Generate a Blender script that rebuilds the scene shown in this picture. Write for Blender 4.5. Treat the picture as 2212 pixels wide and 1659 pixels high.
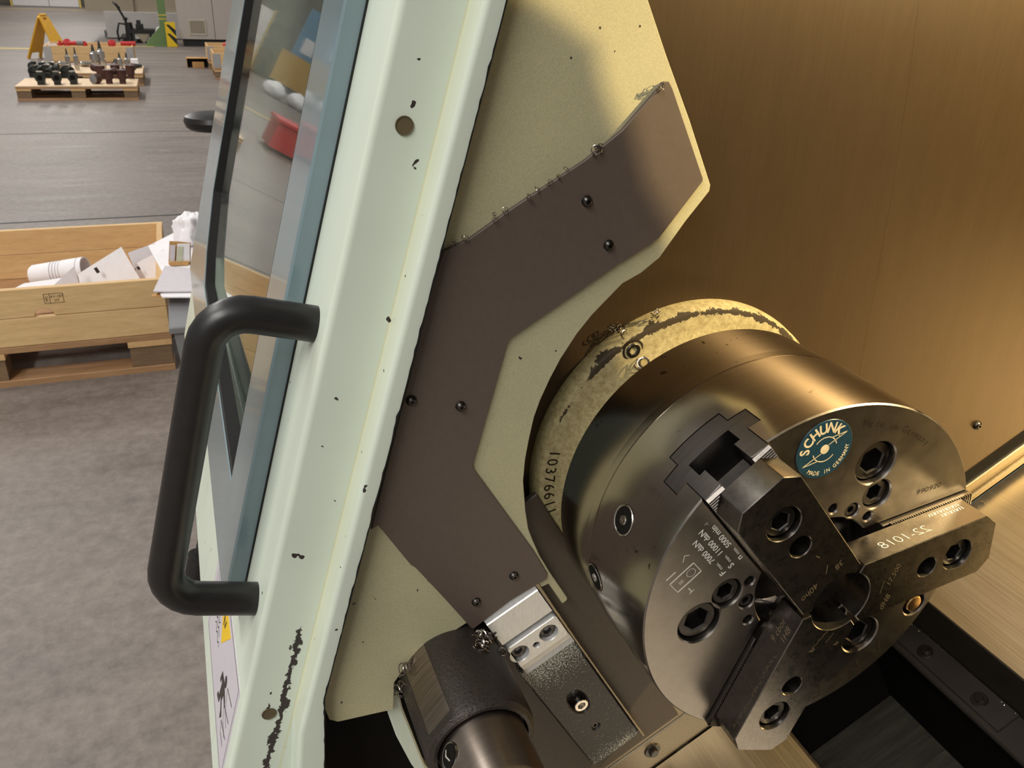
import bpy, bmesh, math, random
from mathutils import Vector, Matrix
from mathutils.geometry import tessellate_polygon
random.seed(7)
for o in list(bpy.data.objects): bpy.data.objects.remove(o, do_unlink=True)
S = bpy.context.scene
COL = S.collection
PI = math.pi
def rad(d): return d*PI/180
def lin(c):
    c = c/255.0
    return c/12.92 if c <= 0.04045 else ((c+0.055)/1.055)**2.4
def rgb(r, g, b): return (lin(r), lin(g), lin(b), 1)

# ------------------------------------------------------------------ camera
# axes: X along the spindle towards the tailstock, Y into the machine, Z up, floor at z = 0
ZS = 1.0123                                       # spindle height
CAMPOS = Vector((0.2872, -0.3008, 1.3036))
ROT = [(0.353478, 0.934722, 0.036716), (-0.413417, 0.120889, 0.902481), (-0.83913, 0.334187, -0.429162)]
cam = bpy.data.cameras.new('camera'); camo = bpy.data.objects.new('camera', cam); COL.objects.link(camo)
r0, r1, r2 = ROT
camo.matrix_world = Matrix(((r0[0], r1[0], -r2[0], CAMPOS.x), (r0[1], r1[1], -r2[1], CAMPOS.y), (r0[2], r1[2], -r2[2], CAMPOS.z), (0, 0, 0, 1)))
cam.sensor_width = 36; cam.lens = 36*1800/2212; cam.clip_start = 0.01; cam.clip_end = 200
cam.dof.use_dof = True; cam.dof.focus_distance = 0.48; cam.dof.aperture_fstop = 40
S.camera = camo

# ------------------------------------------------------------------ world, lights, exposure
W = bpy.data.worlds.new('hall_light'); S.world = W; W.use_nodes = True
W.node_tree.nodes['Background'].inputs[0].default_value = (1.0, 0.97, 0.94, 1)
W.node_tree.nodes['Background'].inputs[1].default_value = 0.26
def area(name, loc, target, sx, sy, power, color):
    l = bpy.data.lights.new(name, 'AREA'); l.shape = 'RECTANGLE'; l.size = sx; l.size_y = sy
    l.energy = power; l.color = color
    o = bpy.data.objects.new(name, l); COL.objects.link(o); o.location = loc
    d = Vector(target)-Vector(loc); o.rotation_euler = d.to_track_quat('-Z', 'Y').to_euler()
    return o
WARM_WHITE = (1.0, 0.97, 0.92)
for x, y, p in ((-2.5, -3.2, 165), (-9, -3.2, 220), (-16, -3.2, 220), (-24, -3.2, 250), (-34, -3.2, 300), (3.2, -3.4, 410), (-9, 3.5, 120), (-20, 3.5, 150)):
    area('hall_strip_light', (x, y, 5.5), (x, y, 0), 4.5, 0.5, p, WARM_WHITE)
LAMP = Vector((0.16, 0.48, 1.52))
area('machine_lamp', LAMP, (-0.1, 0.12, 1.0), 0.007, 0.009, 13.5, (1.0, 0.76, 0.38))
S.view_settings.view_transform = 'Standard'; S.view_settings.look = 'None'
S.view_settings.exposure = 0.0; S.view_settings.gamma = 1; S.view_settings.use_curve_mapping = False

# ------------------------------------------------------------------ materials
def newmat(name):
    m = bpy.data.materials.new(name); m.use_nodes = True
    nt = m.node_tree; b = nt.nodes['Principled BSDF']
    return m, nt, b
def nnode(nt, typ, **kw):
    n = nt.nodes.new(typ)
    for k, v in kw.items(): setattr(n, k, v)
    return n
def coords(nt, scale=(1, 1, 1), rot=(0, 0, 0)):
    tc = nnode(nt, 'ShaderNodeTexCoord'); mp = nnode(nt, 'ShaderNodeMapping')
    mp.inputs['Scale'].default_value = scale; mp.inputs['Rotation'].default_value = rot
    nt.links.new(tc.outputs['Object'], mp.inputs['Vector']); return mp.outputs[0]
def noise(nt, vec, scale, detail=4, rough=0.6):
    n = nnode(nt, 'ShaderNodeTexNoise'); n.inputs['Scale'].default_value = scale
    n.inputs['Detail'].default_value = detail; n.inputs['Roughness'].default_value = rough
    nt.links.new(vec, n.inputs['Vector']); return n.outputs['Fac']
def ramp(nt, fac, stops):
    r = nnode(nt, 'ShaderNodeValToRGB'); e = r.color_ramp.elements
    e[0].position, e[0].color = stops[0]; e[1].position, e[1].color = stops[-1]
    for p, c in stops[1:-1]:
        x = e.new(p); x.color = c
    nt.links.new(fac, r.inputs[0]); return r.outputs[0]
def mixc(nt, fac, a, b, blend='MIX'):
    m = nnode(nt, 'ShaderNodeMix', data_type='RGBA', blend_type=blend)
    for s, i in ((fac, 0), (a, 6), (b, 7)):
        if hasattr(s, 'is_linked') or hasattr(s, 'links'): nt.links.new(s, m.inputs[i])
        else: m.inputs[i].default_value = s
    return m.outputs[2]
def bump(nt, b, h, strength=0.2, dist=0.001):
    n = nnode(nt, 'ShaderNodeBump'); n.inputs['Strength'].default_value = strength; n.inputs['Distance'].default_value = dist
    nt.links.new(h, n.inputs['Height']); nt.links.new(n.outputs[0], b.inputs['Normal'])
def simple(name, col, rough=0.5, metal=0.0, var=0.12, scale=40, stretch=(1, 1, 1), bmp=0.0, coat=0.0, rot=(0, 0, 0), spec=0.5):
    m, nt, b = newmat(name)
    v = coords(nt, stretch, rot); f = noise(nt, v, scale)
    lo = tuple(c*(1-var) for c in col[:3])+(1,); hi = tuple(min(1, c*(1+var)) for c in col[:3])+(1,)
    nt.links.new(ramp(nt, f, [(0.3, lo), (0.7, hi)]), b.inputs['Base Color'])
    b.inputs['Roughness'].default_value = rough; b.inputs['Metallic'].default_value = metal
    b.inputs['Specular IOR Level'].default_value = spec
    if coat: b.inputs['Coat Weight'].default_value = coat; b.inputs['Coat Roughness'].default_value = 0.05
    if bmp: bump(nt, b, f, bmp)
    return m
def paint(name, col, chip_thr=0.30, chip_scale=60, speck=0.0, rough=0.38, streak=0.0, chipcol=(0.03, 0.025, 0.02, 1), coat=0.0):
    """old machine paint: fine mottling, a few dark chips, optional speckle of oil dust"""
    m, nt, b = newmat(name); v = coords(nt)
    c = ramp(nt, noise(nt, v, 9, 3), [(0.3, tuple(x*0.93 for x in col[:3])+(1,)), (0.7, tuple(min(1, x*1.05) for x in col[:3])+(1,))])
    if speck:
        s = ramp(nt, noise(nt, v, 900, 3, 0.8), [(0.38, (1-speck, 1-speck, 1-speck*1.15, 1)), (0.62, (1+speck*0.4, 1+speck*0.4, 1+speck*0.3, 1))])
        c = mixc(nt, 1.0, c, s, 'MULTIPLY')
    if streak:
        s = ramp(nt, noise(nt, coords(nt, (30, 30, 2)), 5, 4), [(0.35, (1, 1, 1, 1)), (0.7, (1-streak, 1-streak*1.1, 1-streak*1.5, 1))])
        c = mixc(nt, 1.0, c, s, 'MULTIPLY')
    chips = ramp(nt, noise(nt, v, chip_scale, 2, 0.5), [(chip_thr-0.006, (1, 1, 1, 1)), (chip_thr, (0, 0, 0, 1))])
    c = mixc(nt, chips, c, chipcol)
    nt.links.new(c, b.inputs['Base Color']); b.inputs['Roughness'].default_value = rough
    if coat: b.inputs['Coat Weight'].default_value = coat; b.inputs['Coat Roughness'].default_value = 0.06
    return m
def steel(name, col, rough=0.3, stretch=(1, 40, 40), scale=30, var=0.15, aniso=0.0, spots=0.0, bmp=0.03):
    m, nt, b = newmat(name); v = coords(nt, stretch)
    f = noise(nt, v, scale, 6, 0.7)
    lo = tuple(c*(1-var) for c in col[:3])+(1,); hi = tuple(min(1, c*(1+var)) for c in col[:3])+(1,)
    c = ramp(nt, f, [(0.3, lo), (0.7, hi)])
    if spots:
        s = ramp(nt, noise(nt, coords(nt), 160, 2, 0.5), [(0.27, (0.12, 0.08, 0.05, 1)), (0.32, (1, 1, 1, 1))])
        g = ramp(nt, noise(nt, coords(nt), 18, 2), [(0.5, (0, 0, 0, 1)), (0.62, (1, 1, 1, 1))])
        c = mixc(nt, g, c, mixc(nt, 1.0, c, s, 'MULTIPLY'))
    nt.links.new(c, b.inputs['Base Color'])
    b.inputs['Metallic'].default_value = 1.0
    rr = nnode(nt, 'ShaderNodeMapRange'); rr.inputs[3].default_value = rough*0.8; rr.inputs[4].default_value = rough*1.25
    nt.links.new(f, rr.inputs[0]); nt.links.new(rr.outputs[0], b.inputs['Roughness'])
    if aniso: b.inputs['Anisotropic'].default_value = aniso
    if bmp: bump(nt, b, f, bmp, 0.0005)
    return m
M = {}
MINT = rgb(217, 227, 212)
M['mint'] = paint('mint_paint', MINT, 0.262, 90, 0, 0.33, 0.06)
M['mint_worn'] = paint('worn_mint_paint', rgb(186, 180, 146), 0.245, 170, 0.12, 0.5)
M['cover_panel'] = simple('door_shaded_mint', rgb(122, 130, 120), 0.5, 0, 0.05, 10)  # mint darkened to grey-green for the shade behind the door
M['blue_grey'] = simple('blue_grey_paint', rgb(120, 140, 146), 0.22, 0, 0.05, 30, coat=0.5)
M['handle_black'] = simple('satin_black_plastic', rgb(30, 28, 27), 0.36, 0, 0.15, 120, bmp=0.03)
M['rubber'] = simple('black_rubber', rgb(16, 15, 14), 0.6, 0, 0.3, 200, bmp=0.3)
M['chuck'] = steel('ground_chuck_steel', (0.60, 0.56, 0.50, 1), 0.17, (60, 1, 1), 14, 0.06, spots=1.0, bmp=0.0)
M['chuck_face'] = steel('chuck_face_steel', (0.29, 0.265, 0.24, 1), 0.33, (1, 1, 1), 120, 0.10, bmp=0.05)
M['jaw'] = steel('hardened_jaw_steel', (0.25, 0.228, 0.205, 1), 0.27, (1, 1, 1), 160, 0.12, bmp=0.05)
M['base_jaw'] = steel('base_jaw_steel', (0.16, 0.145, 0.135, 1), 0.38, (20, 1, 1), 60, 0.15, bmp=0.03)
M['bolt'] = steel('black_oxide_bolt', (0.09, 0.083, 0.077, 1), 0.36, (1, 1, 1), 90, 0.2)
M['bright'] = steel('bright_steel', (0.62, 0.58, 0.52, 1), 0.22, (1, 1, 1), 90, 0.1)
M['alu'] = simple('milled_aluminium', (0.72, 0.72, 0.71, 1), 0.45, 0.55, 0.08, 160, (1, 6, 1), 0.05)
M['bronze'] = steel('bronze_plug', (0.72, 0.45, 0.20, 1), 0.28, (1, 1, 1), 90, 0.08)
M['wear'] = simple('dark_brown_steel', rgb(92, 80, 72), 0.5, 0.0, 0.06, 300)
M['slide'] = simple('dark_slide_paint', rgb(46, 40, 37), 0.42, 0, 0.2, 100, bmp=0.05)
M['black_metal'] = simple('black_sheet', rgb(46, 42, 38), 0.42, 0.0, 0.15, 60, bmp=0.02)
M['brown_dark'] = simple('dark_brown_sheet', rgb(62, 52, 42), 0.5, 0.0, 0.08, 200)
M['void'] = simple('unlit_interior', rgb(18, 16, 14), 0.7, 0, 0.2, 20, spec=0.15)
M['cast'] = simple('sand_cast_iron', rgb(56, 50, 45), 0.40, 0.35, 0.25, 500, bmp=0.55)
M['collar'] = steel('turned_collar_steel', (0.36, 0.30, 0.26, 1), 0.30, (40, 1, 1), 30, 0.12)
M['cream'] = simple('cream_enamel', rgb(222, 206, 168), 0.6, 0, 0.15, 300)
M['logo_blue'] = simple('logo_blue', rgb(28, 62, 78), 0.35, 0, 0.25, 400)
M['etch_dark'] = simple('stamped_dark', rgb(46, 36, 26), 0.5, 0.4, 0.1, 80)
M['scratch'] = simple('fine_scratch', rgb(150, 132, 108), 0.4, 0.7, 0.1, 200)
M['etch_glint'] = simple('etched_glint', (0.86, 0.82, 0.72, 1), 0.5, 0.0, 0.08, 200)  # matte off-white stands in for the specular glint of the etched marks
def wallmat():
    m, nt, b = newmat('oiled_brown_sheet')
    f = noise(nt, coords(nt, (1, 8, 1.2)), 9, 5, 0.6); g = noise(nt, coords(nt, (1, 120, 6)), 6, 3, 0.7)
    c = ramp(nt, f, [(0.28, rgb(69, 55, 38)), (0.72, rgb(76, 61, 43))])
    c = mixc(nt, 0.3, c, ramp(nt, g, [(0.3, rgb(64, 51, 34)), (0.7, rgb(82, 66, 47))]))
    nt.links.new(c, b.inputs['Base Color']); b.inputs['Metallic'].default_value = 0.55
    b.inputs['Roughness'].default_value = 0.44; b.inputs['Anisotropic'].default_value = 0.3
    bump(nt, b, g, 0.05, 0.0004); return m
M['wall_sheet'] = wallmat()
M['cover'] = steel('brushed_way_cover', (0.44, 0.38, 0.29, 1), 0.42, (1.2, 90, 90), 7, 0.13, aniso=0.3)
M['rail'] = steel('oily_rail_steel', (0.24, 0.205, 0.15, 1), 0.38, (1, 20, 20), 30, 0.2)
def ringmat():
    """cast flange paint flaking to dark metal along the outer rim"""
    m, nt, b = newmat('flaking_flange_paint'); tc = nnode(nt, 'ShaderNodeTexCoord'); sep = nnode(nt, 'ShaderNodeSeparateXYZ')
    nt.links.new(tc.outputs['Object'], sep.inputs[0])
    def mth(op, a, bb=None):
        n = nnode(nt, 'ShaderNodeMath', operation=op)
        for i, s in enumerate((a, bb)):
            if s is None: continue
            if hasattr(s, 'links'): nt.links.new(s, n.inputs[i])
            else: n.inputs[i].default_value = s
        return n.outputs[0]
    r = mth('SQRT', mth('ADD', mth('MULTIPLY', sep.outputs[1], sep.outputs[1]), mth('MULTIPLY', sep.outputs[2], sep.outputs[2])))
    near = mth('MULTIPLY', mth('ABSOLUTE', mth('SUBTRACT', r, 0.1085)), 55.0)
    n1 = noise(nt, tc.outputs['Object'], 34, 6, 0.75)
    ang = mth('MULTIPLY', mth('SUBTRACT', 0.085, sep.outputs[2]), 5.0)
    fac = mth('SUBTRACT', mth('SUBTRACT', n1, near), mth('MAXIMUM', ang, 0.0))
    mask = ramp(nt, fac, [(0.40, (0, 0, 0, 1)), (0.415, (1, 1, 1, 1))])
    base = ramp(nt, noise(nt, tc.outputs['Object'], 260, 3, 0.8), [(0.35, rgb(150, 136, 96)), (0.65, rgb(184, 172, 130))])
    nt.links.new(mixc(nt, mask, base, rgb(58, 48, 34)), b.inputs['Base Color']); b.inputs['Roughness'].default_value = 0.5
    inv = nnode(nt, 'ShaderNodeInvert'); nt.links.new(mask, inv.inputs[1])
    bump(nt, b, inv.outputs[0], 0.5, 0.0006)
    return m
M['ring'] = ringmat()
def concrete():
    m, nt, b = newmat('worn_concrete')
    f1 = noise(nt, coords(nt, (1.0, 0.55, 1)), 1.1, 8, 0.7); f2 = noise(nt, coords(nt, (3.5, 0.5, 1)), 2.2, 6, 0.7); f3 = noise(nt, coords(nt), 26, 5, 0.75)
    c = ramp(nt, f1, [(0.32, rgb(84, 75, 71)), (0.50, rgb(134, 122, 115)), (0.68, rgb(166, 152, 143))])
    c = mixc(nt, 0.55, c, ramp(nt, f2, [(0.34, rgb(84, 75, 70)), (0.66, rgb(168, 155, 146))]))
    c = mixc(nt, 0.42, c, ramp(nt, f3, [(0.3, rgb(96, 86, 80)), (0.7, rgb(178, 166, 156))]))
    spots = ramp(nt, noise(nt, coords(nt), 3.3, 3, 0.5), [(0.70, (0, 0, 0, 1)), (0.76, (1, 1, 1, 1))])
    c = mixc(nt, mixc(nt, 0.5, (0, 0, 0, 1), spots), c, rgb(186, 172, 162))
    c = mixc(nt, 1.0, c, (0.74, 0.74, 0.745, 1), 'MULTIPLY'); nt.links.new(c, b.inputs['Base Color'])
    nt.links.new(ramp(nt, f2, [(0.3, (0.42,)*3+(1,)), (0.7, (0.62,)*3+(1,))]), b.inputs['Roughness'])
    return m
M['concrete'] = concrete()
def wood(name, a, b2, axis='y'):
    m, nt, b = newmat(name)
    st = {'y': (9, 1, 9), 'x': (1, 9, 9), 'z': (9, 9, 1)}[axis]
    f = noise(nt, coords(nt, st), 5, 7, 0.7); g = noise(nt, coords(nt, tuple(4*s for s in st)), 6, 3, 0.6)
    c = mixc(nt, 0.35, ramp(nt, f, [(0.3, a), (0.7, b2)]), ramp(nt, g, [(0.3, a), (0.7, b2)]))
    nt.links.new(c, b.inputs['Base Color']); b.inputs['Roughness'].default_value = 0.65; bump(nt, b, g, 0.15); return m
M['pine'] = wood('pine_board', rgb(206, 168, 114), rgb(240, 204, 150)); M['pine_x'] = wood('pine_board_across', rgb(198, 158, 104), rgb(232, 192, 138), 'x')
M['pallet'] = wood('pallet_wood', rgb(150, 112, 76), rgb(190, 148, 106)); M['pallet_dark'] = wood('weathered_block', rgb(104, 84, 62), rgb(146, 118, 88))
M['ply'] = wood('pale_plywood', rgb(214, 184, 146), rgb(236, 210, 176))
M['paper'] = simple('white_paper', rgb(246, 243, 246), 0.8, 0, 0.03, 30); M['paper_grey'] = simple('greyish_paper', rgb(212, 206, 210), 0.8, 0, 0.04, 60)
M['card'] = simple('brown_cardboard', rgb(196, 152, 96), 0.8, 0, 0.1, 60); M['ink'] = simple('printing_ink', rgb(60, 52, 46), 0.7, 0, 0.1, 60)
M['ink_grey'] = simple('grey_print', rgb(176, 172, 178), 0.7, 0, 0.1, 60)
M['bin_grey'] = simple('grey_plastic', rgb(128, 128, 130), 0.5, 0, 0.05, 20)
M['red'] = simple('red_plastic', rgb(196, 44, 44), 0.45, 0, 0.15, 60); M['yellow'] = simple('yellow_plastic', rgb(224, 168, 34), 0.4, 0, 0.1, 20)
M['haz_yellow'] = simple('hazard_yellow', rgb(236, 196, 30), 0.5, 0, 0.06, 30); M['haz_black'] = simple('hazard_black', rgb(26, 24, 24), 0.5, 0, 0.1, 30)
M['green'] = simple('green_enamel', rgb(104, 132, 82), 0.45, 0, 0.08, 10); M['white'] = simple('white_enamel', rgb(222, 218, 216), 0.5, 0, 0.03, 10)
M['cab'] = simple('grey_cabinet', rgb(186, 176, 168), 0.5, 0, 0.03, 10); M['grille'] = simple('beige_grille', rgb(160, 148, 128), 0.6, 0, 0.1, 60)
M['vent'] = simple('pale_vent_frame', rgb(186, 178, 158), 0.6, 0, 0.05, 20); M['hallwall'] = simple('hall_wall_plaster', rgb(150, 144, 132), 0.8, 0, 0.08, 3); M['dark'] = simple('dark_gap', rgb(36, 34, 32), 0.6, 0, 0.1, 10)
M['casting_black'] = simple('dark_green_casting', rgb(52, 54, 50), 0.45, 0.3, 0.3, 40); M['casting_brown'] = simple('rust_brown_casting', rgb(74, 44, 38), 0.5, 0.1, 0.25, 40)
M['tool_steel'] = steel('tool_holder_steel', (0.55, 0.54, 0.52, 1), 0.3, (1, 1, 1), 60, 0.2)
M['floor_paint'] = simple('light_floor_paint', rgb(186, 182, 178), 0.5, 0, 0.06, 4); M['floor_yellow'] = simple('yellow_floor_line', rgb(206, 180, 90), 0.6, 0, 0.15, 10)
M['galv'] = steel('galvanised_hinge', (0.55, 0.55, 0.55, 1), 0.45, (1, 1, 1), 60, 0.2); M['seat'] = simple('black_vinyl', rgb(34, 31, 31), 0.38, 0, 0.1, 60)
M['blue_board'] = simple('blue_board', rgb(112, 152, 184), 0.6, 0, 0.08, 8); M['yellow_board'] = simple('ochre_board', rgb(206, 164, 84), 0.6, 0, 0.08, 8)
M['sticker'] = simple('lilac_grey_sticker', rgb(206, 200, 208), 0.4, 0, 0.03, 40)
def glassmat():
    m, nt, b = newmat('door_glass'); b.inputs['Base Color'].default_value = (0.86, 0.95, 0.90, 1)
    b.inputs['Transmission Weight'].default_value = 1.0; b.inputs['IOR'].default_value = 1.5
    f = noise(nt, coords(nt, (3, 30, 30)), 6, 3)
    nt.links.new(ramp(nt, f, [(0.3, (0.0, 0, 0, 1)), (0.8, (0.05,)*3+(1,))]), b.inputs['Roughness']); return m
M['glass'] = glassmat()
def dustmat():
    """slide paint worn to pale speckles under the clamp block"""
    m, nt, b = newmat('slide_paint_with_flaked_speckle'); tc = nnode(nt, 'ShaderNodeTexCoord')
    mp = nnode(nt, 'ShaderNodeMapping'); mp.inputs['Rotation'].default_value = (rad(-30), 0, 0); nt.links.new(tc.outputs['Object'], mp.inputs[0])
    sep = nnode(nt, 'ShaderNodeSeparateXYZ'); nt.links.new(mp.outputs[0], sep.inputs[0])
    f = noise(nt, tc.outputs['Object'], 900, 2, 0.6); g = noise(nt, tc.outputs['Object'], 60, 3, 0.6)
    top = nnode(nt, 'ShaderNodeMapRange'); top.inputs[1].default_value = 0.088; top.inputs[2].default_value = 0.124
    nt.links.new(sep.outputs[2], top.inputs[0])
    bot = nnode(nt, 'ShaderNodeMapRange'); bot.inputs[1].default_value = 0.012; bot.inputs[2].default_value = -0.004; bot.inputs[4].default_value = 0.75
    nt.links.new(sep.outputs[2], bot.inputs[0])
    mx = nnode(nt, 'ShaderNodeMath', operation='MAXIMUM'); nt.links.new(top.outputs[0], mx.inputs[0]); nt.links.new(bot.outputs[0], mx.inputs[1])
    s = nnode(nt, 'ShaderNodeMath', operation='MULTIPLY_ADD'); nt.links.new(mx.outputs[0], s.inputs[0]); s.inputs[1].default_value = 0.21; nt.links.new(f, s.inputs[2])
    s2 = nnode(nt, 'ShaderNodeMath', operation='MULTIPLY_ADD'); nt.links.new(g, s2.inputs[0]); s2.inputs[1].default_value = 0.12; nt.links.new(s.outputs[0], s2.inputs[2])
    mask = ramp(nt, s2.outputs[0], [(0.74, (0, 0, 0, 1)), (0.755, (1, 1, 1, 1))])
    nt.links.new(mixc(nt, mask, rgb(31, 26, 24), rgb(176, 178, 168)), b.inputs['Base Color']); b.inputs['Roughness'].default_value = 0.45; return m
M['slide_dust'] = dustmat()
def chipped_mint():
    """door edge channel: mint paint with a long chipped streak near the bottom"""
    m, nt, b = newmat('mint_paint_chipped_at_foot'); tc = nnode(nt, 'ShaderNodeTexCoord'); sep = nnode(nt, 'ShaderNodeSeparateXYZ')
    nt.links.new(tc.outputs['Object'], sep.inputs[0]); v = tc.outputs['Object']
    # object space here is (X, inward depth, along the sloping door)
    def mth(op, a, bb=None, cc=None):
        n = nnode(nt, 'ShaderNodeMath', operation=op)
        for i, s in enumerate((a, bb, cc)):
            if s is None: continue
            if hasattr(s, 'links'): nt.links.new(s, n.inputs[i])
            else: n.inputs[i].default_value = s
        return n.outputs[0]
    wob = mth('MULTIPLY', mth('SUBTRACT', noise(nt, v, 60, 4, 0.7), 0.5), 0.016)
    line = mth('ABSOLUTE', mth('SUBTRACT', mth('ADD', sep.outputs[1], wob), 0.1235))
    low = mth('MULTIPLY', mth('MAXIMUM', mth('ADD', sep.outputs[2], 0.345), 0.0), 0.12)       # zero below s=-0.345
    foot = mth('MULTIPLY', mth('ABSOLUTE', mth('ADD', sep.outputs[2], 0.428)), -0.25)
    m1 = ramp(nt, mth('ADD', mth('MULTIPLY', line, 40.0), mth('MULTIPLY', low, 60.0)), [(0.055, (1, 1, 1, 1)), (0.075, (0, 0, 0, 1))])
    base = ramp(nt, noise(nt, v, 9, 3), [(0.3, tuple(x*0.93 for x in MINT[:3])+(1,)), (0.7, MINT)])
    chips = ramp(nt, noise(nt, v, 110, 2, 0.5), [(0.262, (1, 1, 1, 1)), (0.27, (0, 0, 0, 1))])
    c = mixc(nt, chips, base, (0.035, 0.028, 0.024, 1)); c = mixc(nt, m1, c, (0.045, 0.038, 0.034, 1))
    y = ramp(nt, mth('MULTIPLY', mth('ABSOLUTE', mth('SUBTRACT', sep.outputs[1], 0.1312)), 100.0), [(0.01, (1, 0.92, 0.74, 1)), (0.12, (1, 1, 1, 1))])
    c = mixc(nt, 1.0, c, y, 'MULTIPLY')
    nt.links.new(c, b.inputs['Base Color']); b.inputs['Roughness'].default_value = 0.36; return m
M['mint_chipped'] = chipped_mint()

# ------------------------------------------------------------------ object helpers
def root(name, label, cat, loc=(0, 0, 0), group=None, kind=None):
    o = bpy.data.objects.new(name, None); COL.objects.link(o); o.location = loc; o.empty_display_size = 0.05
    return tag(o, label, cat, group, kind)
def tag(o, label=None, cat=None, group=None, kind=None):
    if label: o['label'] = label
    if cat: o['category'] = cat
    if group: o['group'] = group
    if kind: o['kind'] = kind
    return o
def wloc(o):
    v = Vector((0, 0, 0))
    while o: v = v+o.location; o = o.parent
    return v
def build(name, bm, mat, parent=None, loc=None, smooth=True, sharp=32, normals=True):
    """bm is in world coordinates; it becomes one mesh object whose origin is loc (or the parent's origin)"""
    if normals: bmesh.ops.recalc_face_normals(bm, faces=bm.faces)
    org = Vector(loc) if loc is not None else (wloc(parent) if parent else Vector((0, 0, 0)))
    if org.length > 1e-9: bmesh.ops.translate(bm, verts=bm.verts, vec=-org)
    if smooth:
        cs = math.cos(rad(sharp))
        for f in bm.faces: f.smooth = True
        for e in bm.edges:
            if len(e.link_faces) == 2 and e.link_faces[0].normal.dot(e.link_faces[1].normal) < cs: e.smooth = False
    me = bpy.data.meshes.new(name); bm.to_mesh(me); bm.free()
    for m in (mat if isinstance(mat, (list, tuple)) else [mat]): me.materials.append(m)
    o = bpy.data.objects.new(name, me); COL.objects.link(o)
    if parent: o.parent = parent; o.location = org-wloc(parent)
    else: o.location = org
    return o
def copy_tree(o, parent=None):
    c = o.copy(); COL.objects.link(c)
    if parent: c.parent = parent
    for ch in list(o.children): copy_tree(ch, c)
    return c
def V(*a): return Vector(a)
AX, AY, AZ = V(1, 0, 0), V(0, 1, 0), V(0, 0, 1)
C30, S30 = math.cos(rad(30)), 0.5
SA, SB = V(0, C30, S30), V(0, -S30, C30)          # along the slant bed (towards the back) and square to it
class F:                                            # a frame: origin + three axes
    def __init__(s, o, a, b, n): s.o, s.a, s.b, s.n = Vector(o), Vector(a), Vector(b), Vector(n)
    def __call__(s, p, q, d=0.0): return s.o+s.a*p+s.b*q+s.n*d
SPX = F((0, 0, ZS), AY, AZ, AX)                    # (y, z from spindle axis, x)
WX = F((0, 0, 0), AY, AZ, AX)                      # (y, z, x)
SLX = F((0, 0, ZS), SA, SB, AX)                    # slant coordinates from the spindle axis
BED = F((0, 0, 0), AX, SA, SB)                     # (x, along slant, height over slant) from the world origin
def dedup(pts):
    out = []
    for p in pts:
        if not out or (abs(p[0]-out[-1][0])+abs(p[1]-out[-1][1])) > 1e-7: out.append((p[0], p[1]))
    if len(out) > 1 and abs(out[0][0]-out[-1][0])+abs(out[0][1]-out[-1][1]) < 1e-7: out.pop()
    return out
def inset(pts, d):
    """offset a closed loop inwards for d > 0 (loop may have either winding)"""
    n = len(pts); A = sum(pts[i][0]*pts[(i+1) % n][1]-pts[(i+1) % n][0]*pts[i][1] for i in range(n)); s = 1 if A > 0 else -1
    out = []
    for i in range(n):
        p0, p1, p2 = pts[i-1], pts[i], pts[(i+1) % n]
        e1 = V(p1[0]-p0[0], p1[1]-p0[1]).normalized(); e2 = V(p2[0]-p1[0], p2[1]-p1[1]).normalized()
        n1 = V(-e1.y, e1.x)*s; n2 = V(-e2.y, e2.x)*s; m = n1+n2
        k = max(0.25, 1+n1.dot(n2)); out.append((p1[0]+m.x*d/k, p1[1]+m.y*d/k))
    return out
def plate(bm, fr, outer, holes, d0, d1, ch=0.0, back=True, mi=0):
    """flat plate in frame fr between depths d0 (back) and d1 (front); front edges chamfered by ch"""
    loops = [dedup(outer)]+[dedup(h) for h in holes]
    fl = [inset(loops[0], ch)]+[inset(h, -ch) for h in loops[1:]] if ch else loops
    def ringv(lp, d): return [bm.verts.new(fr(p, q, d)) for p, q in lp]
    front = [ringv(l, d1) for l in fl]
    mid = [ringv(l, d1-ch) for l in loops] if ch else front
    bk = [ringv(l, d0) for l in loops]
    def fill(vl, lp):
        tri = tessellate_polygon([[Vector((p[0], p[1], 0)) for p in l] for l in lp]); flat = [v for l in vl for v in l]
        for t in tri:
            try: f = bm.faces.new([flat[i] for i in t]); f.material_index = mi
            except ValueError: pass
    fill(front, fl)
    if back: fill(bk, loops)
    for A, B in (((front, mid), (mid, bk)) if ch else ((mid, bk),)):
        for a, b in zip(A, B):
            n = len(a)
            for i in range(n):
                try: f = bm.faces.new((a[i], a[(i+1) % n], b[(i+1) % n], b[i])); f.material_index = mi
                except ValueError: pass
def circ(cx, cy, r, n=40, a0=0.0, a1=360.0):
    full = abs(a1-a0) >= 359.9
    k = n if full else n+1
    return [(cx+r*math.cos(rad(a0+(a1-a0)*i/n)), cy+r*math.sin(rad(a0+(a1-a0)*i/n))) for i in range(k)]
def rrect(x0, y0, x1, y1, r, n=5):
    out = []
    for cx, cy, a in ((x1-r, y1-r, 0), (x0+r, y1-r, 90), (x0+r, y0+r, 180), (x1-r, y0+r, 270)):
        out += circ(cx, cy, r, n, a, a+90)
    return out
def box(bm, fr, p0, p1, q0, q1, d0, d1, ch=0.0, mi=0):
    plate(bm, fr, [(p0, q0), (p1, q0), (p1, q1), (p0, q1)], [], d0, d1, ch, True, mi)
def wbox(bm, lo, hi, ch=0.0, mi=0): box(bm, F((0, 0, 0), AX, AY, AZ), lo[0], hi[0], lo[1], hi[1], lo[2], hi[2], ch, mi)
def perp(d):
    d = Vector(d).normalized(); u = d.cross(AZ)
    if u.length < 0.1: u = d.cross(AX)
    u.normalize(); return d, u, d.cross(u).normalized()
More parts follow.
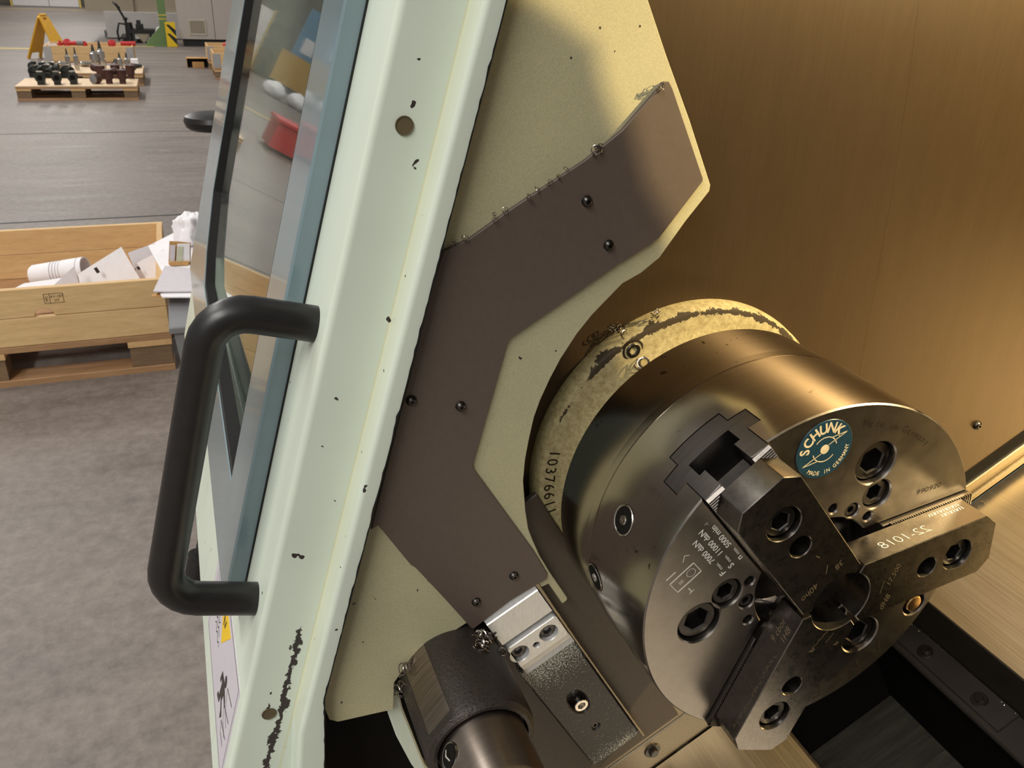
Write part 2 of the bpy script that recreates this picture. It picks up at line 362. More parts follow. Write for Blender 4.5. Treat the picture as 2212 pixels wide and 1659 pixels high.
def lathe(bm, o, axis, prof, seg=48, caps=True, a0=0, a1=360, ref=None, mi=0):
    """prof = [(distance along axis, radius)]"""
    o = Vector(o); d, u, w = perp(axis)
    if ref is not None: u = (Vector(ref)-d*d.dot(Vector(ref))).normalized(); w = d.cross(u)
    full = abs(a1-a0) >= 359.9; n = seg if full else seg+1; rings = []
    for t, r in prof:
        rings.append([bm.verts.new(o+d*t+(u*math.cos(rad(a0+(a1-a0)*i/seg))+w*math.sin(rad(a0+(a1-a0)*i/seg)))*r) for i in range(n)])
    for A, B in zip(rings, rings[1:]):
        for i in range(seg):
            j = (i+1) % n
            f = bm.faces.new((A[i], A[j], B[j], B[i])); f.material_index = mi
    if caps and full:
        for rg in (rings[0], rings[-1]):
            try: f = bm.faces.new(rg); f.material_index = mi
            except ValueError: pass
def cyl(bm, a, b, r0, r1=None, seg=24, mi=0):
    a, b = Vector(a), Vector(b); lathe(bm, a, b-a, [(0, r0), ((b-a).length, r0 if r1 is None else r1)], seg, mi=mi)
def tube(bm, pts, r, seg=12, caps=True, mi=0):
    pts = [Vector(p) for p in pts]; rings = []; up = None
    rs = r if isinstance(r, (list, tuple)) else [r]*len(pts)
    for i, p in enumerate(pts):
        t = (pts[min(i+1, len(pts)-1)]-pts[max(i-1, 0)]).normalized()
        if up is None: _, up, _ = perp(t)
        up = (up-t*up.dot(t)).normalized(); w = t.cross(up)
        rings.append([bm.verts.new(p+(up*math.cos(2*PI*k/seg)+w*math.sin(2*PI*k/seg))*rs[i]) for k in range(seg)])
    for A, B in zip(rings, rings[1:]):
        for k in range(seg): f = bm.faces.new((A[k], A[(k+1) % seg], B[(k+1) % seg], B[k])); f.material_index = mi
    if caps: bm.faces.new(rings[0]); bm.faces.new(rings[-1])
def prism(bm, fr, prof, p0, p1, mi=0):
    """profile [(q, d)] swept along the frame's first axis"""
    n = len(prof); A = [bm.verts.new(fr(p0, q, d)) for q, d in prof]; B = [bm.verts.new(fr(p1, q, d)) for q, d in prof]
    for i in range(n): f = bm.faces.new((A[i], A[(i+1) % n], B[(i+1) % n], B[i])); f.material_index = mi
    tri = tessellate_polygon([[Vector((q, d, 0)) for q, d in prof]])
    for t in tri:
        bm.faces.new([A[i] for i in t]); bm.faces.new([B[i] for i in t])
def sheet(bm, fr, prof, p0, p1, th):
    """open profile [(q, d)] given thickness th, swept along the first axis"""
    n = len(prof); nor = []
    for i in range(n):
        a, b = prof[max(i-1, 0)], prof[min(i+1, n-1)]; t = V(b[0]-a[0], b[1]-a[1]).normalized(); nor.append((-t.y, t.x))
    back = [(q+m[0]*th, d+m[1]*th) for (q, d), m in zip(prof, nor)]
    prism(bm, fr, list(prof)+back[::-1], p0, p1)
def hexpts(r, a=0.0): return [(r*math.cos(rad(a+60*i)), r*math.sin(rad(a+60*i))) for i in range(6)]
def socket_screw(fr, r, h, hexr, name, mat, parent, ang=10.0, taper=0.12):
    """cap screw with a hexagon socket; head top at depth 0 of fr, head runs back by h"""
    bm = bmesh.new()
    N = 36; outer = [circ(0, 0, r*(1-taper), N), circ(0, 0, r, N)]
    hx = hexpts(hexr, ang)
    plate(bm, fr, circ(0, 0, r, N), [hx], -h, 0.0, r*taper*0.6, back=False)
    plate(bm, fr, hexpts(hexr*1.02, ang), [], -h, -h*0.8, 0)
    return build(name, bm, mat, parent)
def button_screw(fr, r, h, name, mat, parent, hexr=None):
    """domed button head with a hex socket, standing on depth 0"""
    bm = bmesh.new(); hexr = hexr or r*0.36; N = 30
    prev = [bm.verts.new(fr(p, q, 0)) for p, q in circ(0, 0, r, N)]
    for k in range(1, 7):
        a = k/6*rad(62); rr = r*math.cos(a); d = h*math.sin(a)/math.sin(rad(62))
        cur = [bm.verts.new(fr(p, q, d)) for p, q in circ(0, 0, rr, N)]
        for i in range(N): bm.faces.new((prev[i], prev[(i+1) % N], cur[(i+1) % N], cur[i]))
        prev = cur; last = rr
    plate(bm, fr, circ(0, 0, last, N), [hexpts(hexr, 15)], h*0.55, h, 0, back=False)
    plate(bm, fr, hexpts(hexr*1.02, 15), [], h*0.4, h*0.55)
    return build(name, bm, mat, parent)
def hexbolt(fr, r, h, name, mat, parent, washer=None, ang=0):
    bm = bmesh.new()
    if washer: plate(bm, fr, circ(0, 0, washer, 32), [], 0, 0.0012, 0.0004)
    plate(bm, fr, hexpts(r, ang), [], 0.001, h, r*0.08)
    lathe(bm, fr(0, 0, h-0.0003), fr.n, [(0, r*0.84), (0.0006, r*0.80)], 24)
    return build(name, bm, mat, parent)
_txt = {}
def glyphs(s, size, shear=0.0, weight=0.0):
    """2-D outline mesh of a string in Blender's built-in font -> (verts, faces)"""
    key = (s, size, shear, weight)
    if key in _txt: return _txt[key]
    cu = bpy.data.curves.new('t', 'FONT'); cu.body = s; cu.size = size; cu.shear = shear; cu.offset = weight*size; cu.align_x = 'CENTER'; cu.align_y = 'CENTER'; cu.resolution_u = 3
    o = bpy.data.objects.new('t', cu); COL.objects.link(o)
    me = bpy.data.meshes.new_from_object(o.evaluated_get(bpy.context.evaluated_depsgraph_get()))
    res = ([tuple(v.co) for v in me.vertices], [tuple(p.vertices) for p in me.polygons])
    bpy.data.objects.remove(o); bpy.data.curves.remove(cu); bpy.data.meshes.remove(me)
    _txt[key] = res; return res
def put_text(bm, fr, s, size, at=(0, 0), ang=0.0, d=0.00006, sx=1.0, shear=0.0, weight=0.0):
    vs, fs = glyphs(s, size, shear, weight); c, sn = math.cos(rad(ang)), math.sin(rad(ang))
    nv = [bm.verts.new(fr(at[0]+x*sx*c-y*sn, at[1]+x*sx*sn+y*c, d)) for x, y, z in vs]
    for f in fs:
        try: bm.faces.new([nv[i] for i in f])
        except ValueError: pass
def arc_text(bm, fr, s, size, r, a_start, step, out=True, d=0.00006, sx=1.0, weight=0.0):
    """letters along a circle round the frame origin; tops outwards run clockwise, else counter-clockwise"""
    for i, ch in enumerate(s):
        a = a_start+(-step if out else step)*i
        if ch != ' ': put_text(bm, fr, ch, size, (r*math.cos(rad(a)), r*math.sin(rad(a))), a-90 if out else a+90, d, sx, 0.0, weight)
def stroke(bm, fr, pts, w, d=0.00006):
    for (x0, y0), (x1, y1) in zip(pts, pts[1:]):
        t = V(x1-x0, y1-y0)
        if t.length < 1e-6: continue
        t.normalize(); nx, ny = -t.y*w/2, t.x*w/2
        vs = [bm.verts.new(fr(x, y, d)) for x, y in ((x0+nx, y0+ny), (x0-nx, y0-ny), (x1-nx, y1-ny), (x1+nx, y1+ny))]
        bm.faces.new(vs)
def curl(bm, c, r, pitch, turns, wire, axis, rnd, seg=10):
    d, u, w = perp(axis); pts = []
    n = int(turns*seg); ph = rnd.random()*6.28
    for i in range(n+1):
        a = ph+2*PI*i/seg; rr = r*(1+0.12*math.sin(a*0.37+ph))
        pts.append(Vector(c)+d*(pitch*i/seg)+(u*math.cos(a)+w*math.sin(a))*rr)
    tube(bm, pts, wire, 5)
def swarf(name, label, spots, group=None, seed=1):
    """a clump of steel turnings: spots = [(centre, spread, count, curl radius)]"""
    rnd = random.Random(seed); bm = bmesh.new()
    for c, sp, cnt, cr in spots:
        for _ in range(cnt):
            p = Vector(c)+V(rnd.gauss(0, sp[0]), rnd.gauss(0, sp[1]), rnd.gauss(0, sp[2]))
            ax = V(rnd.uniform(-1, 1), rnd.uniform(-1, 1), rnd.uniform(-1, 1)).normalized()
            curl(bm, p, cr*rnd.uniform(0.5, 1.2), cr*rnd.uniform(0.3, 1.2), rnd.uniform(0.6, 2.6), cr*0.13, ax, rnd)
    o = build(name, bm, M['bright_swarf'], None, spots[0][0]); return tag(o, label, 'metal chips', group, 'stuff')
M['bright_swarf'] = steel('blued_steel_swarf', (0.30, 0.27, 0.24, 1), 0.22, (1, 1, 1), 200, 0.4)
#@@BODY@@
# ------------------------------------------------------------------ large structure: hall
def structure(o): o['kind'] = 'structure'; return o
bm = bmesh.new(); wbox(bm, (-42, -14, -0.1), (10, 16, 0)); floor = structure(build('floor', bm, M['concrete']))
bm = bmesh.new(); wbox(bm, (-41.4, -14, 0), (-41.2, 16, 7)); wall_back = structure(build('wall_back', bm, M['hallwall']))
bm = bmesh.new(); wbox(bm, (-41.2, -3.3, 0.0), (-40.9, 3, 0.55)); structure(build('baseboard_back', bm, M['grille']))
for x0, x1, y0, y1 in ((-17.9, -17.7, -6.0, -1.2), (-36.2, -36.0, -8, -1.5), (-18.75, -18.65, -1.2, -0.6)):
    bm = bmesh.new(); wbox(bm, (x0, y0, 0), (x1, y1, 0.003)); build('floor_line', bm, M['floor_yellow'], floor)
for x, y0, y1, w in ((-5.05, -1.9, 0.6, 0.02), (-8.2, -3.5, 0.6, 0.014), (-17.2, -4, 1.0, 0.03)):
    bm = bmesh.new(); wbox(bm, (x, y0, 0), (x+w, y1, 0.0015)); build('floor_joint', bm, M['dark'], floor)

# ------------------------------------------------------------------ large structure: the lathe's sheet metal
enc = root('machine_enclosure', 'brown sheet enclosure closing the lathe work area above and behind the chuck', 'enclosure', (0.4, 0.5, 0.4))
bm = bmesh.new(); wbox(bm, (-0.30, -0.10, 1.78), (1.2, 0.95, 1.79)); build('roof_panel', bm, M['black_metal'], enc)
bm = bmesh.new(); wbox(bm, (-0.16, 0.94, 0.4), (1.2, 0.95, 1.78)); build('rear_panel', bm, M['black_metal'], enc)
bm = bmesh.new(); wbox(bm, (1.19, -0.10, 0.4), (1.2, 0.94, 1.78)); build('end_panel', bm, M['black_metal'], enc)
bm = bmesh.new(); wbox(bm, (0.15, 0.10, 0.82), (0.95, 0.90, 1.30), 0.01); build('dark_reflection_block', bm, M['void'], enc)  # unseen black block added to darken what the jaw fronts reflect
# unseen sheet added to block the lamp, shaped to the guard plate's shadow edge
blocker_edge = []
for y, z in ((-0.1522, 1.2983), (-0.1304, 1.2868), (-0.1123, 1.2756), (-0.1042, 1.2548), (-0.093, 1.2339), (-0.0804, 1.2043), (-0.0544, 1.17), (-0.03, 1.12)):
    k = (0.02-LAMP.x)/(-0.115-LAMP.x); blocker_edge.append((LAMP.y+(y-LAMP.y)*k, LAMP.z+(z-LAMP.z)*k))
hp = [(0.05, 1.75), (0.05, 1.265), (0.062, 1.265), (0.10, 1.16), (0.15, 1.16), (0.165, 1.265)]+[(blocker_edge[-1][0], 1.265)]+blocker_edge[::-1]+[(blocker_edge[0][0]-0.09, 1.455), (blocker_edge[0][0]-0.09, 1.75)]
bm = bmesh.new(); plate(bm, WX, hp, [], 0.018, 0.02); build('lamp_blocker', bm, M['wall_sheet'], enc)

hw = root('headstock_wall', 'oily brown sheet metal wall behind the chuck', 'panel', (-0.15, 0.2, 0.7))
def wb(y): return (0.6505+0.5*y)/C30
SEAM = [(0.149, 1.0995), (0.1435, 1.1837), (0.1365, 1.2524), (0.129, 1.306), (0.118, 1.79)]
bm = bmesh.new(); plate(bm, WX, [(-0.12, wb(-0.12)), (0.1655, wb(0.1655))]+[(y, z) for y, z in SEAM]+[(-0.09, 1.79), (-0.09, 1.45), (-0.12, 1.2)], [], -0.152, -0.14805)
build('left_sheet', bm, M['wall_sheet'], hw)
bm = bmesh.new(); plate(bm, WX, [(0.1655, wb(0.1655)), (0.94, wb(0.94)), (0.94, 1.79)]+[(y, z) for y, z in SEAM[::-1]], [], -0.152, -0.148)
build('right_sheet', bm, M['wall_sheet'], hw)
button_screw(F((-0.148, 0.294, 0.9864), AY, AZ, AX), 0.0040, 0.0034, 'button_screw', M['bolt'], hw)
# stepped rail along the foot of the wall (runs up the 30 degree slant)
def slbox(name, mat, par, a0, a1, b0, b1, x0, x1, ch=0.0008):
    bm = bmesh.new(); box(bm, SLX, a0, a1, b0, b1, x0, x1, ch); return build(name, bm, mat, par)
fr = root('foot_rail', 'stepped steel rail along the slanting foot of the brown wall', 'rail', SLX(0.2, -0.25, -0.145))
slbox('shadow_strip', M['void'], fr, 0.10, 0.9, -0.2247, -0.2125, -0.152, -0.1474, 0.0002)  # black strip put in as the shadow above the bright edge
slbox('upper_ledge', M['rail'], fr, 0.10, 0.9, -0.2385, -0.2247, -0.152, -0.1462, 0.0004)
slbox('bright_edge', M['bright'], fr, 0.10, 0.9, -0.2262, -0.2245, -0.152, -0.1452, 0.0005)
slbox('middle_ledge', M['rail'], fr, 0.10, 0.9, -0.2447, -0.2385, -0.152, -0.1435)
slbox('dark_channel', M['void'], fr, 0.10, 0.9, -0.2530, -0.2447, -0.152, -0.1476)
slbox('upper_ledge', M['rail'], fr, -0.30, 0.10, -0.2528, -0.2247, -0.152, -0.1450)
slbox('lower_ledge', M['rail'], fr, -0.30, 0.10, -0.2895, -0.2528, -0.152, -0.1440, 0.0010)
hexbolt(F(SLX(-0.1366, -0.2673, -0.1440), SA, SB, AX), 0.0042, 0.0045, 'hex_bolt', M['bolt'], fr, 0.0075, 12)

# telescopic way covers on the slant bed, chip well between them
def bedplate(name, mat, par, x0, x1, a0, a1, w0, w1, ch=0.0):
    bm = bmesh.new(); box(bm, BED, x0, x1, a0, a1, w0, w1, ch); return build(name, bm, mat, par)
wc = root('rear_way_cover', 'brushed steel way cover behind the chip well, right of the chuck', 'cover', BED(0.2, 0.8, 0.6))
bedplate('cover_sheet', M['cover'], wc, -0.147, 1.19, 0.629, 1.10, 0.622, 0.625, 0.0006)
bedplate('front_skirt', M['black_metal'], wc, -0.152, 1.19, 0.6285, 0.6325, 0.553, 0.6235)
wf = root('front_way_cover', 'brushed steel way cover in front of the chip well, under the chuck', 'cover', BED(0.2, 0.38, 0.6))
bedplate('cover_sheet', M['cover'], wf, -0.143, 1.19, 0.20, 0.4745, 0.585, 0.588, 0.0006)
bedplate('edge_bead', M['bright'], wf, -0.143, 1.19, 0.4738, 0.4755, 0.5865, 0.5888, 0.0004)
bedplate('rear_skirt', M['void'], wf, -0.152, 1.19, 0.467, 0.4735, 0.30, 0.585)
lg = root('chip_well_ledge', 'black steel ledge running along the back of the chip well', 'ledge', BED(0.2, 0.615, 0.55))
bedplate('shelf', M['black_metal'], lg, -0.172, 1.19, 0.600, 0.629, 0.552, 0.5575, 0.0015)
bedplate('strap', M['black_metal'], lg, -0.172, -0.016, 0.6055, 0.628, 0.5575, 0.5600, 0.0006)
for x in (-0.100, -0.0425):
    hexbolt(F(BED(x, 0.6150, 0.56), AX, SA, SB), 0.0036, 0.0038, 'hex_bolt', M['bolt'], lg, 0.0064, 20)
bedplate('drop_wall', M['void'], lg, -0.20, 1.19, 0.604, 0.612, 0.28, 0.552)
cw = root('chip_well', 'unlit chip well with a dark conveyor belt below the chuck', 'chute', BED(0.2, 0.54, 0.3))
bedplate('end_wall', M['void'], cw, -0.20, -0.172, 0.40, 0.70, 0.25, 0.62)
def beltmat():
    m, nt, b = newmat('dirty_conveyor_belt'); f = noise(nt, coords(nt, (7, 0.8, 0.8)), 11, 5, 0.7)
    nt.links.new(ramp(nt, f, [(0.35, rgb(40, 34, 28)), (0.60, rgb(58, 56, 45)), (0.72, rgb(96, 98, 80))]), b.inputs['Base Color'])
    b.inputs['Roughness'].default_value = 0.6; bump(nt, b, f, 0.4, 0.002); return m
bm = bmesh.new(); box(bm, BED, -0.171, 1.19, 0.470, 0.606, 0.39, 0.40); build('conveyor_belt', bm, beltmat(), cw)
bm = bmesh.new(); 
plate(bm, WX, [(0.2959, 0.7114), (0.3024, 0.7113), (0.3321, 0.6598), (0.327, 0.6574)], [], -0.1718, -0.1695); build('lit_corner_strip', bm, simple('lit_corner_strip', rgb(104, 70, 44), 0.5), cw)  # orange-brown colour stands in for a wall corner catching light
lh = root('lower_housing', 'dark unlit machine base below the guard plate', 'housing', (-0.2, -0.2, 0.3))
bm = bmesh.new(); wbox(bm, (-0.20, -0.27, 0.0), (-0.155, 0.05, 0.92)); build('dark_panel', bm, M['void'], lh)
bm = bmesh.new(); wbox(bm, (-0.155, -0.26, 0.0), (1.19, -0.25, 0.60)); build('front_apron', bm, M['black_metal'], lh)
bm = bmesh.new(); wbox(bm, (-1.4, -0.28, 0.0), (-0.2, 0.9, 0.8)); build('headstock_base', bm, M['mint'], lh)
# brown cover sheet in front of the wall, lower left of the chuck
bc = root('brown_cover_sheet', 'dark brown sheet in front of the wall, lower left of the chuck', 'panel', SLX(-0.2, -0.22, -0.13))
bm = bmesh.new(); box(bm, SLX, -0.245, -0.1010, -0.2247, 0.055, -0.1325, -0.1285, 0.0005); build('cover_sheet', bm, M['brown_dark'], bc)

# ------------------------------------------------------------------ guard plate with wear plate
OL = [(-0.1360, 1.4080), (-0.0763, 1.3006), (-0.0624, 1.275), (-0.0437, 1.2426), (-0.0248, 1.207), (-0.0249, 1.2036), (-0.0385, 1.1865), (-0.0525, 1.1665), (-0.0636, 1.1582), (-0.075, 1.1528), (-0.0825, 1.1455), (-0.0928, 1.1354), (-0.1015, 1.1247), (-0.1108, 1.11), (-0.1168, 1.0979), (-0.1221, 1.0851), (-0.1256, 1.074), (-0.1281, 1.0595), (-0.1299, 1.0458), (-0.1305, 1.0303), (-0.128, 1.0081), (-0.1254, 0.994), (-0.122, 0.9845), (-0.1163, 0.9708), (-0.1077, 0.9544), (-0.0942, 0.9312), (-0.0936, 0.9293), (-0.0945, 0.9278), (-0.0972, 0.9263), (-0.1085, 0.946), (-0.165, 0.9286), (-0.187, 0.9174), (-0.2088, 0.9003), (-0.2145, 0.8921), (-0.2157, 0.8687), (-0.2523, 0.8702), (-0.2575, 0.874), (-0.2645, 0.905)]
gp = root('guard_plate', 'speckled olive-cream guard plate with an arc cut out round the chuck', 'panel', (-0.117, -0.2, 0.87))
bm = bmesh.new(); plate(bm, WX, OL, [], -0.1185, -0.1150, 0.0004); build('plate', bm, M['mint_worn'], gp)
WE = [(-0.0634, 1.2622), (-0.0604, 1.2624), (-0.058, 1.2592), (-0.0318, 1.2112), (-0.0322, 1.2094), (-0.0556, 1.179), (-0.0597, 1.1763), (-0.0807, 1.1651), (-0.1435, 1.1274), (-0.1456, 1.1237), (-0.1642, 1.0494), (-0.1633, 1.0461), (-0.1219, 0.9779), (-0.1109, 0.9567), (-0.1114, 0.9526), (-0.1365, 0.941), (-0.1618, 0.9242), (-0.1637, 0.9263), (-0.1808, 0.9537), (-0.1997, 0.9829), (-0.2028, 0.986), (-0.2216, 1.0188), (-0.2258, 1.0165), (-0.1888, 1.1606), (-0.1825, 1.1802), (-0.1688, 1.1854), (-0.1462, 1.2), (-0.1056, 1.2236), (-0.0924, 1.2332), (-0.0853, 1.2385)]
wp = root('wear_plate', 'angular dark brown wear plate screwed on the cream guard plate', 'plate', (-0.114, -0.16, 0.93))
bm = bmesh.new(); plate(bm, WX, WE, [], -0.1150, -0.1125, 0.0004); build('plate', bm, M['wear'], wp)
for y, z in [(-0.103, 1.2023), (-0.0876, 1.1771), (-0.1723, 1.0895), (-0.2007, 1.0971), (-0.135, 0.9614), (-0.1603, 0.9468)]:
    button_screw(F((-0.1125, y, z), AY, AZ, AX), 0.0031, 0.0026, 'button_screw', M['bolt'], wp)

# ------------------------------------------------------------------ sliding door, leaning back 15 degrees
C15, S15 = math.cos(rad(15)), math.sin(rad(15))
DBASE = Vector((-0.55, 0.0988, -0.50))             # door coordinates: X, depth behind the camera's plane, along the slope
DROT = Matrix.Rotation(rad(-15), 4, 'X')
def dworld(p): return Vector((0, CAMPOS.y, CAMPOS.z))+DROT @ Vector(p)
door = root('sliding_door', 'mint green sliding door with blue-grey window frame, leaning back, pushed open', 'door', dworld(DBASE))
door.rotation_euler = (rad(-15), 0, 0)
def dpart(name, bm, mat, parent=None, smooth=True):
    bmesh.ops.recalc_face_normals(bm, faces=bm.faces)
    if smooth:
        cs = math.cos(rad(34))
        for f in bm.faces: f.smooth = True
        for e in bm.edges:
            if len(e.link_faces) == 2 and e.link_faces[0].normal.dot(e.link_faces[1].normal) < cs: e.smooth = False
    me = bpy.data.meshes.new(name); bm.to_mesh(me); bm.free(); me.materials.append(mat)
    o = bpy.data.objects.new(name, me); COL.objects.link(o)
    if parent: o.parent = parent
    else: o.parent = door; o.location = -DBASE
    return o
DF = F((0, 0, 0), AX, AZ, -AY)                     # (X, s, towards the hall) in door coordinates: depth = -h
H_SKIN, H_BLUE, H_GLASS = 0.0988, 0.0866, 0.0962
def fillet(pts, rads, n=6):
    out = []
    for i, p in enumerate(pts):
        r = rads[i]
        if r <= 0 or i in (0, len(pts)-1): out.append(p); continue
        a, b, c = V(*pts[i-1]), V(*p), V(*pts[i+1]); u, w = (a-b).normalized(), (c-b).normalized()
        ang = math.acos(max(-1, min(1, u.dot(w)))); t = r/math.tan(ang/2)
        p0, p1 = b+u*t, b+w*t; cen = b+(u+w).normalized()*(r/math.sin(ang/2))
        a0 = math.atan2(p0.y-cen.y, p0.x-cen.x); a1 = math.atan2(p1.y-cen.y, p1.x-cen.x); d = a1-a0
        while d > PI: d -= 2*PI
        while d < -PI: d += 2*PI
        out += [(cen.x+r*math.cos(a0+d*k/n), cen.y+r*math.sin(a0+d*k/n)) for k in range(n+1)]
    return out
def skin_profile(s):
    ext = max(0.0, -0.376-s)*0.21; ext2 = max(0.0, -0.405-s)*0.16
    return fillet([(-0.1905, H_SKIN), (-0.1244, H_SKIN), (-0.1240, 0.1319+ext2), (-0.1048, 0.1322+ext2), (-0.1048, 0.1423+ext)], [0, 0.0042, 0.0012, 0.0036, 0])
bm = bmesh.new(); secs = [-0.5, -0.46, -0.43, -0.405, -0.39, -0.376, -0.30, 0.0, 0.8]; rows = []
for s in secs:
    pr = skin_profile(s); rows.append([bm.verts.new((x, h, s)) for x, h in pr])
HOLES = ((-0.034, 0.0047), (-0.4045, 0.0046))
for A, B in zip(rows, rows[1:]):
    for i in range(len(A)-1): bm.faces.new((A[i], A[i+1], B[i+1], B[i]))
bmesh.ops.solidify(bm, geom=bm.faces[:], thickness=-0.0015) if False else None
dpart('door_edge_profile', bm, M['mint_chipped'])
bm = bmesh.new(); box(bm, DF, -1.02, -0.1900, -0.50, -0.35, -(H_SKIN+0.002), -H_SKIN); dpart('lower_skin', bm, M['mint'])
for s, r in HOLES:                                  # plug holes in the edge channel
    pl = F((-0.1239, 0.1145 if s > -0.2 else 0.116, s), -AY, AZ, AX)
    bm = bmesh.new(); lathe(bm, pl.o, AX, [(0.0002, r*1.0), (0.0006, r*0.98), (0.0006, r*0.9), (0.0002, r*0.86), (0.0001, 0.0)], 32, caps=False)
    dpart('hole_plug', bm, simple('brown_plug', rgb(96, 84, 60), 0.5))
HOLE = [(-0.2538, 0.75), (-0.2538, -0.312), (-0.69, -0.312), (-0.735, -0.285), (-0.782, -0.22), (-0.782, 0.75)]
bm = bmesh.new(); plate(bm, DF, [(-0.1888, 0.80), (-0.1888, -0.372), (-0.952, -0.372), (-0.952, 0.80)], [HOLE], -H_SKIN, -H_BLUE, 0.0014)
dpart('window_frame', bm, M['blue_grey'])
bm = bmesh.new(); plate(bm, DF, HOLE, [inset(HOLE, 0.004)], -0.0985, -0.0872, 0.0005); dpart('window_gasket', bm, M['rubber'])
bm = bmesh.new(); plate(bm, DF, inset(HOLE, 0.0005), [], -(H_GLASS+0.004), -H_GLASS)
for v in bm.verts: v.co.y += (v.co.x+0.782)*0.017   # the pane sits a little deeper at its near end
dpart('window_pane', bm, M['glass'], smooth=False)
bm = bmesh.new(); box(bm, DF, -0.1889, -0.1880, -0.372, 0.8, -H_SKIN, -0.0976); dpart('black_seam', bm, M['rubber'])
HX = -0.1513; r = 0.0206/2; g = 0.0437; pts = [(H_SKIN+0.001, -0.1513), (g+0.021, -0.1513)]
pts += [(g+0.021-0.021*math.sin(rad(a)), -0.1723+0.021*math.cos(rad(a))) for a in range(15, 91, 15)]
pts += [(g, -0.20), (g, -0.25), (g, -0.29)]
pts += [(g+0.021-0.021*math.cos(rad(a)), -0.3156-0.021*math.sin(rad(a))) for a in range(0, 91, 15)]+[(H_SKIN+0.001, -0.3366)]
bm = bmesh.new(); tube(bm, [(HX, h, s) for h, s in pts], r, 28)
hd = dpart('door_handle', bm, M['handle_black']); hd['label'] = 'black bow handle'
rn = random.Random(3); bm = bmesh.new(); prev = None
for i in range(330):                                # worn, jagged dark lip along the door's closing edge
    s = -0.50+i*0.0039; e = max(0.0, -0.376-s)*0.21; w = 0.0003+abs(rn.gauss(0, 0.0003))
    cur = [bm.verts.new((-0.1045, 0.1424+e-w, s)), bm.verts.new((-0.1045, 0.1427+e, s)), bm.verts.new((-0.1065, 0.1430+e, s))]
    if prev:
        for k in range(2): bm.faces.new((prev[k], prev[k+1], cur[k+1], cur[k]))
    prev = cur
dpart('worn_edge_lip', bm, M['rubber'], smooth=False)
# safety sticker on the lower skin
ST = F((0, H_SKIN, 0), -AX, AZ, -AY)                # p runs towards -X
bm = bmesh.new(); box(bm, ST, 0.1385, 0.315, -0.478, -0.400, 0, 0.0003); stk = dpart('safety_sticker', bm, M['sticker'])
bm = bmesh.new(); plate(bm, ST, [(0.20, -0.4085), (0.262, -0.4085), (0.231, -0.4385)], [], 0.0003, 0.0005); dpart('warning_triangle', bm, M['haz_yellow'], stk)
bm = bmesh.new()
stroke(bm, ST, [(0.225, -0.414), (0.228, -0.422), (0.236, -0.416), (0.235, -0.425)], 0.0015, 0.0007)
for k in range(5): stroke(bm, ST, [(0.262-0.006*k+0.004*j, -0.426-0.006*k+0.0016*((j*7+k) % 3)) for j in range(9)], 0.0009, 0.0006)
def blob(c, pts_, d=0.0006): plate(bm, ST, [(c[0]+x, c[1]+y) for x, y in pts_], [], d-0.0002, d)
blob((0.186, -0.4345), circ(0, 0, 0.0042, 14))
blob((0.186, -0.447), [(0.004, 0.008), (-0.010, 0.004), (-0.012, 0.000), (-0.001, 0.002), (0.002, -0.006), (-0.008, -0.011), (-0.003, -0.017), (-0.001, -0.011), (0.008, -0.006), (0.010, -0.015), (0.021, -0.018), (0.020, -0.014), (0.014, -0.012), (0.012, 0.000), (0.016, 0.002), (0.018, -0.004), (0.021, -0.003), (0.018, 0.006)])
for k in range(3): stroke(bm, ST, [(0.152, -0.425-0.014*k), (0.176, -0.431-0.014*k), (0.170, -0.444-0.010*k), (0.156, -0.447-0.008*k)], 0.0007, 0.0006)
stroke(bm, ST, [(0.30, -0.402), (0.30, -0.476), (0.142, -0.476), (0.142, -0.402), (0.30, -0.402)], 0.0006, 0.0006)
dpart('pictogram', bm, M['ink'], stk)
bm = bmesh.new(); lathe(bm, (-0.462, 0.104, -0.533), -AZ, [(-0.034, 0.005), (-0.012, 0.005), (-0.012, 0.0115)]+[(-0.010+0.022*k/12, 0.0115-0.0006*(k % 2)) for k in range(13)]+[(0.0125, 0.010)], 28)
kn = dpart('knurled_knob', bm, M['handle_black'])
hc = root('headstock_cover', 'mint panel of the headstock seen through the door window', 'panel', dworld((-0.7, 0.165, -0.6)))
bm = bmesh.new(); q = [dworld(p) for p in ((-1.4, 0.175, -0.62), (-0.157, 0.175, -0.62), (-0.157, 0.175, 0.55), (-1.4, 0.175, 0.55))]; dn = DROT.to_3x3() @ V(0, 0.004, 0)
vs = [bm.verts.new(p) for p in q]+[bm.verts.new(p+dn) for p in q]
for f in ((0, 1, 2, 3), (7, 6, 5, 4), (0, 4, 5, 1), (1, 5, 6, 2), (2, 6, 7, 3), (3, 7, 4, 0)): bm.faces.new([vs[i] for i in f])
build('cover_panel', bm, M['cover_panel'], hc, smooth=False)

# ------------------------------------------------------------------ spindle flange
sf = root('spindle_flange', 'cream cast flange with flaking paint behind the chuck', 'flange', SPX(0, 0, -0.145))
bm = bmesh.new(); lathe(bm, SPX(0, 0, 0), AX, [(-0.108, 0.085), (-0.130, 0.085), (-0.1335, 0.0945), (-0.1342, 0.100), (-0.1346, 0.1085), (-0.1352, 0.1103), (-0.1368, 0.1113), (-0.1440, 0.1126), (-0.150, 0.1126)], 160, caps=False)
build('flange', bm, M['ring'], sf)
RBOLT = F((-0.1345, -0.0519, 1.1005), AY, AZ, AX)
bm = bmesh.new(); lathe(bm, RBOLT.o, AX, [(0.0002, 0.0075), (0.0004, 0.0062), (-0.004, 0.0060), (-0.004, 0.0)], 28, caps=False); build('counterbore', bm, M['etch_dark'], sf)
socket_screw(F(RBOLT(0, 0, 0.0012), AY, AZ, AX), 0.0048, 0.006, 0.0028, 'socket_screw', M['bolt'], sf)
